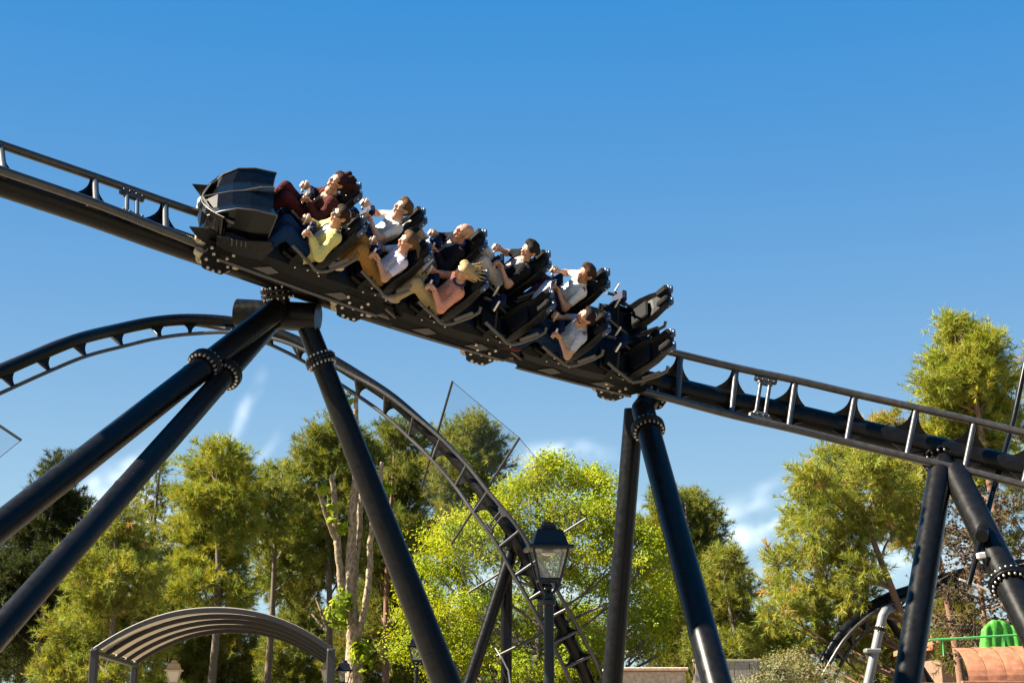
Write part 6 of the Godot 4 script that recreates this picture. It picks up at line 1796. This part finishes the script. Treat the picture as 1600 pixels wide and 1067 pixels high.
	tree("background_tree", {"label": "tree of the wood at the end of the copper roof", "base": Vector3(19.352, 0.000, -50.431), "top": Vector3(19.352, 6.575, -50.431), "seed": 52, "kind": "needle", "bark": M.bark, "leaf": M.leaf_pine, "pal": [Color(0.080, 0.106, 0.023), Color(0.204, 0.226, 0.039)], "dens": 1.0, "size": 1.25, "group": "trees of the wood behind", "r": 0.13, "blobs": [[Vector3(19.907, 6.718, -51.878), 0.69, 0.42], [Vector3(18.221, 5.892, -49.230), 0.74, 0.48], [Vector3(20.253, 5.981, -51.291), 0.78, 0.50], [Vector3(19.333, 5.311, -50.719), 0.99, 0.58], [Vector3(19.079, 4.833, -52.270), 0.83, 0.60], [Vector3(20.049, 4.645, -50.659), 0.81, 0.58], [Vector3(19.839, 4.071, -52.404), 1.06, 0.65], [Vector3(18.295, 3.279, -50.255), 0.84, 0.57], [Vector3(20.714, 3.365, -52.827), 0.88, 0.60]]})
	tree("background_tree", {"label": "tree of the wood beyond the pointed conifer", "base": Vector3(-22.430, 0.000, -56.287), "top": Vector3(-22.430, 7.902, -56.287), "seed": 53, "kind": "needle", "bark": M.bark, "leaf": M.leaf_pine, "pal": [Color(0.087, 0.103, 0.026), Color(0.218, 0.211, 0.046)], "dens": 1.0, "size": 1.25, "group": "trees of the wood behind", "r": 0.13, "blobs": [[Vector3(-22.571, 7.942, -56.640), 0.76, 0.46], [Vector3(-23.619, 7.388, -57.636), 0.87, 0.57], [Vector3(-21.674, 7.159, -56.351), 0.85, 0.55], [Vector3(-22.684, 6.546, -57.307), 1.12, 0.66], [Vector3(-23.832, 5.957, -58.165), 0.93, 0.67], [Vector3(-21.547, 5.765, -56.923), 0.91, 0.66], [Vector3(-22.711, 5.073, -57.771), 1.17, 0.71], [Vector3(-23.470, 4.283, -57.965), 0.97, 0.66], [Vector3(-21.987, 4.301, -58.364), 0.98, 0.67]]})
	stems_tree(Vector3(-4.173, 0.000, -39.036), [
		{"pts": [Vector3(-4.173, 0.000, -39.036), Vector3(-4.224, 3.233, -38.903), Vector3(-4.258, 4.142, -38.659), Vector3(-4.327, 5.381, -38.327), Vector3(-4.258, 7.033, -37.885), Vector3(-4.207, 8.107, -37.597), Vector3(-4.156, 10.138, -37.053)], "r0": 0.24, "r1": 0.05, "leaves": [[Vector3(-4.581, 4.450, -38.266), 70, 0.33], [Vector3(-3.987, 3.384, -38.552), 70, 0.30], [Vector3(-4.361, 9.973, -37.097), 10, 0.12], [Vector3(-4.484, 4.687, -38.099), 40, 0.2]]},
		{"pts": [Vector3(-4.241, 3.977, -38.704), Vector3(-4.515, 4.968, -38.438), Vector3(-4.652, 6.042, -38.150), Vector3(-4.754, 7.033, -37.885), Vector3(-4.806, 7.991, -37.628)], "r0": 0.12, "r1": 0.07, "leaves": [[Vector3(-4.554, 6.590, -37.900), 12, 0.13]]},
		{"pts": [Vector3(-4.686, 6.207, -38.106), Vector3(-4.967, 7.004, -37.685), Vector3(-5.178, 7.695, -37.293)], "r0": 0.07, "r1": 0.04, "leaves": [[Vector3(-5.009, 7.548, -37.333), 12, 0.12], [Vector3(-4.785, 6.990, -37.586), 16, 0.15]]},
		{"pts": [Vector3(-4.241, 4.390, -38.593), Vector3(-4.195, 5.733, -38.440), Vector3(-4.085, 7.242, -38.139), Vector3(-4.027, 8.125, -38.006)], "r0": 0.105, "r1": 0.06},
		{"pts": [Vector3(-4.173, 3.729, -38.770), Vector3(-3.879, 4.704, -38.302), Vector3(-3.794, 5.690, -38.038), Vector3(-3.709, 6.840, -37.729)], "r0": 0.105, "r1": 0.07},
		{"pts": [Vector3(-3.743, 6.511, -37.817), Vector3(-3.557, 7.363, -37.796), Vector3(-3.481, 8.339, -37.638)], "r0": 0.07, "r1": 0.05, "leaves": [[Vector3(-3.301, 7.594, -37.734), 16, 0.16]]}], "pollarded tree with pale mottled stems sawn off and tufts of new leaves")
	cone_tree(Vector3(11.170, 0.000, -34.689), Vector3(11.746, 7.373, -35.723), 2.0, "nearly bare tree dotted with dark cones at the black column")
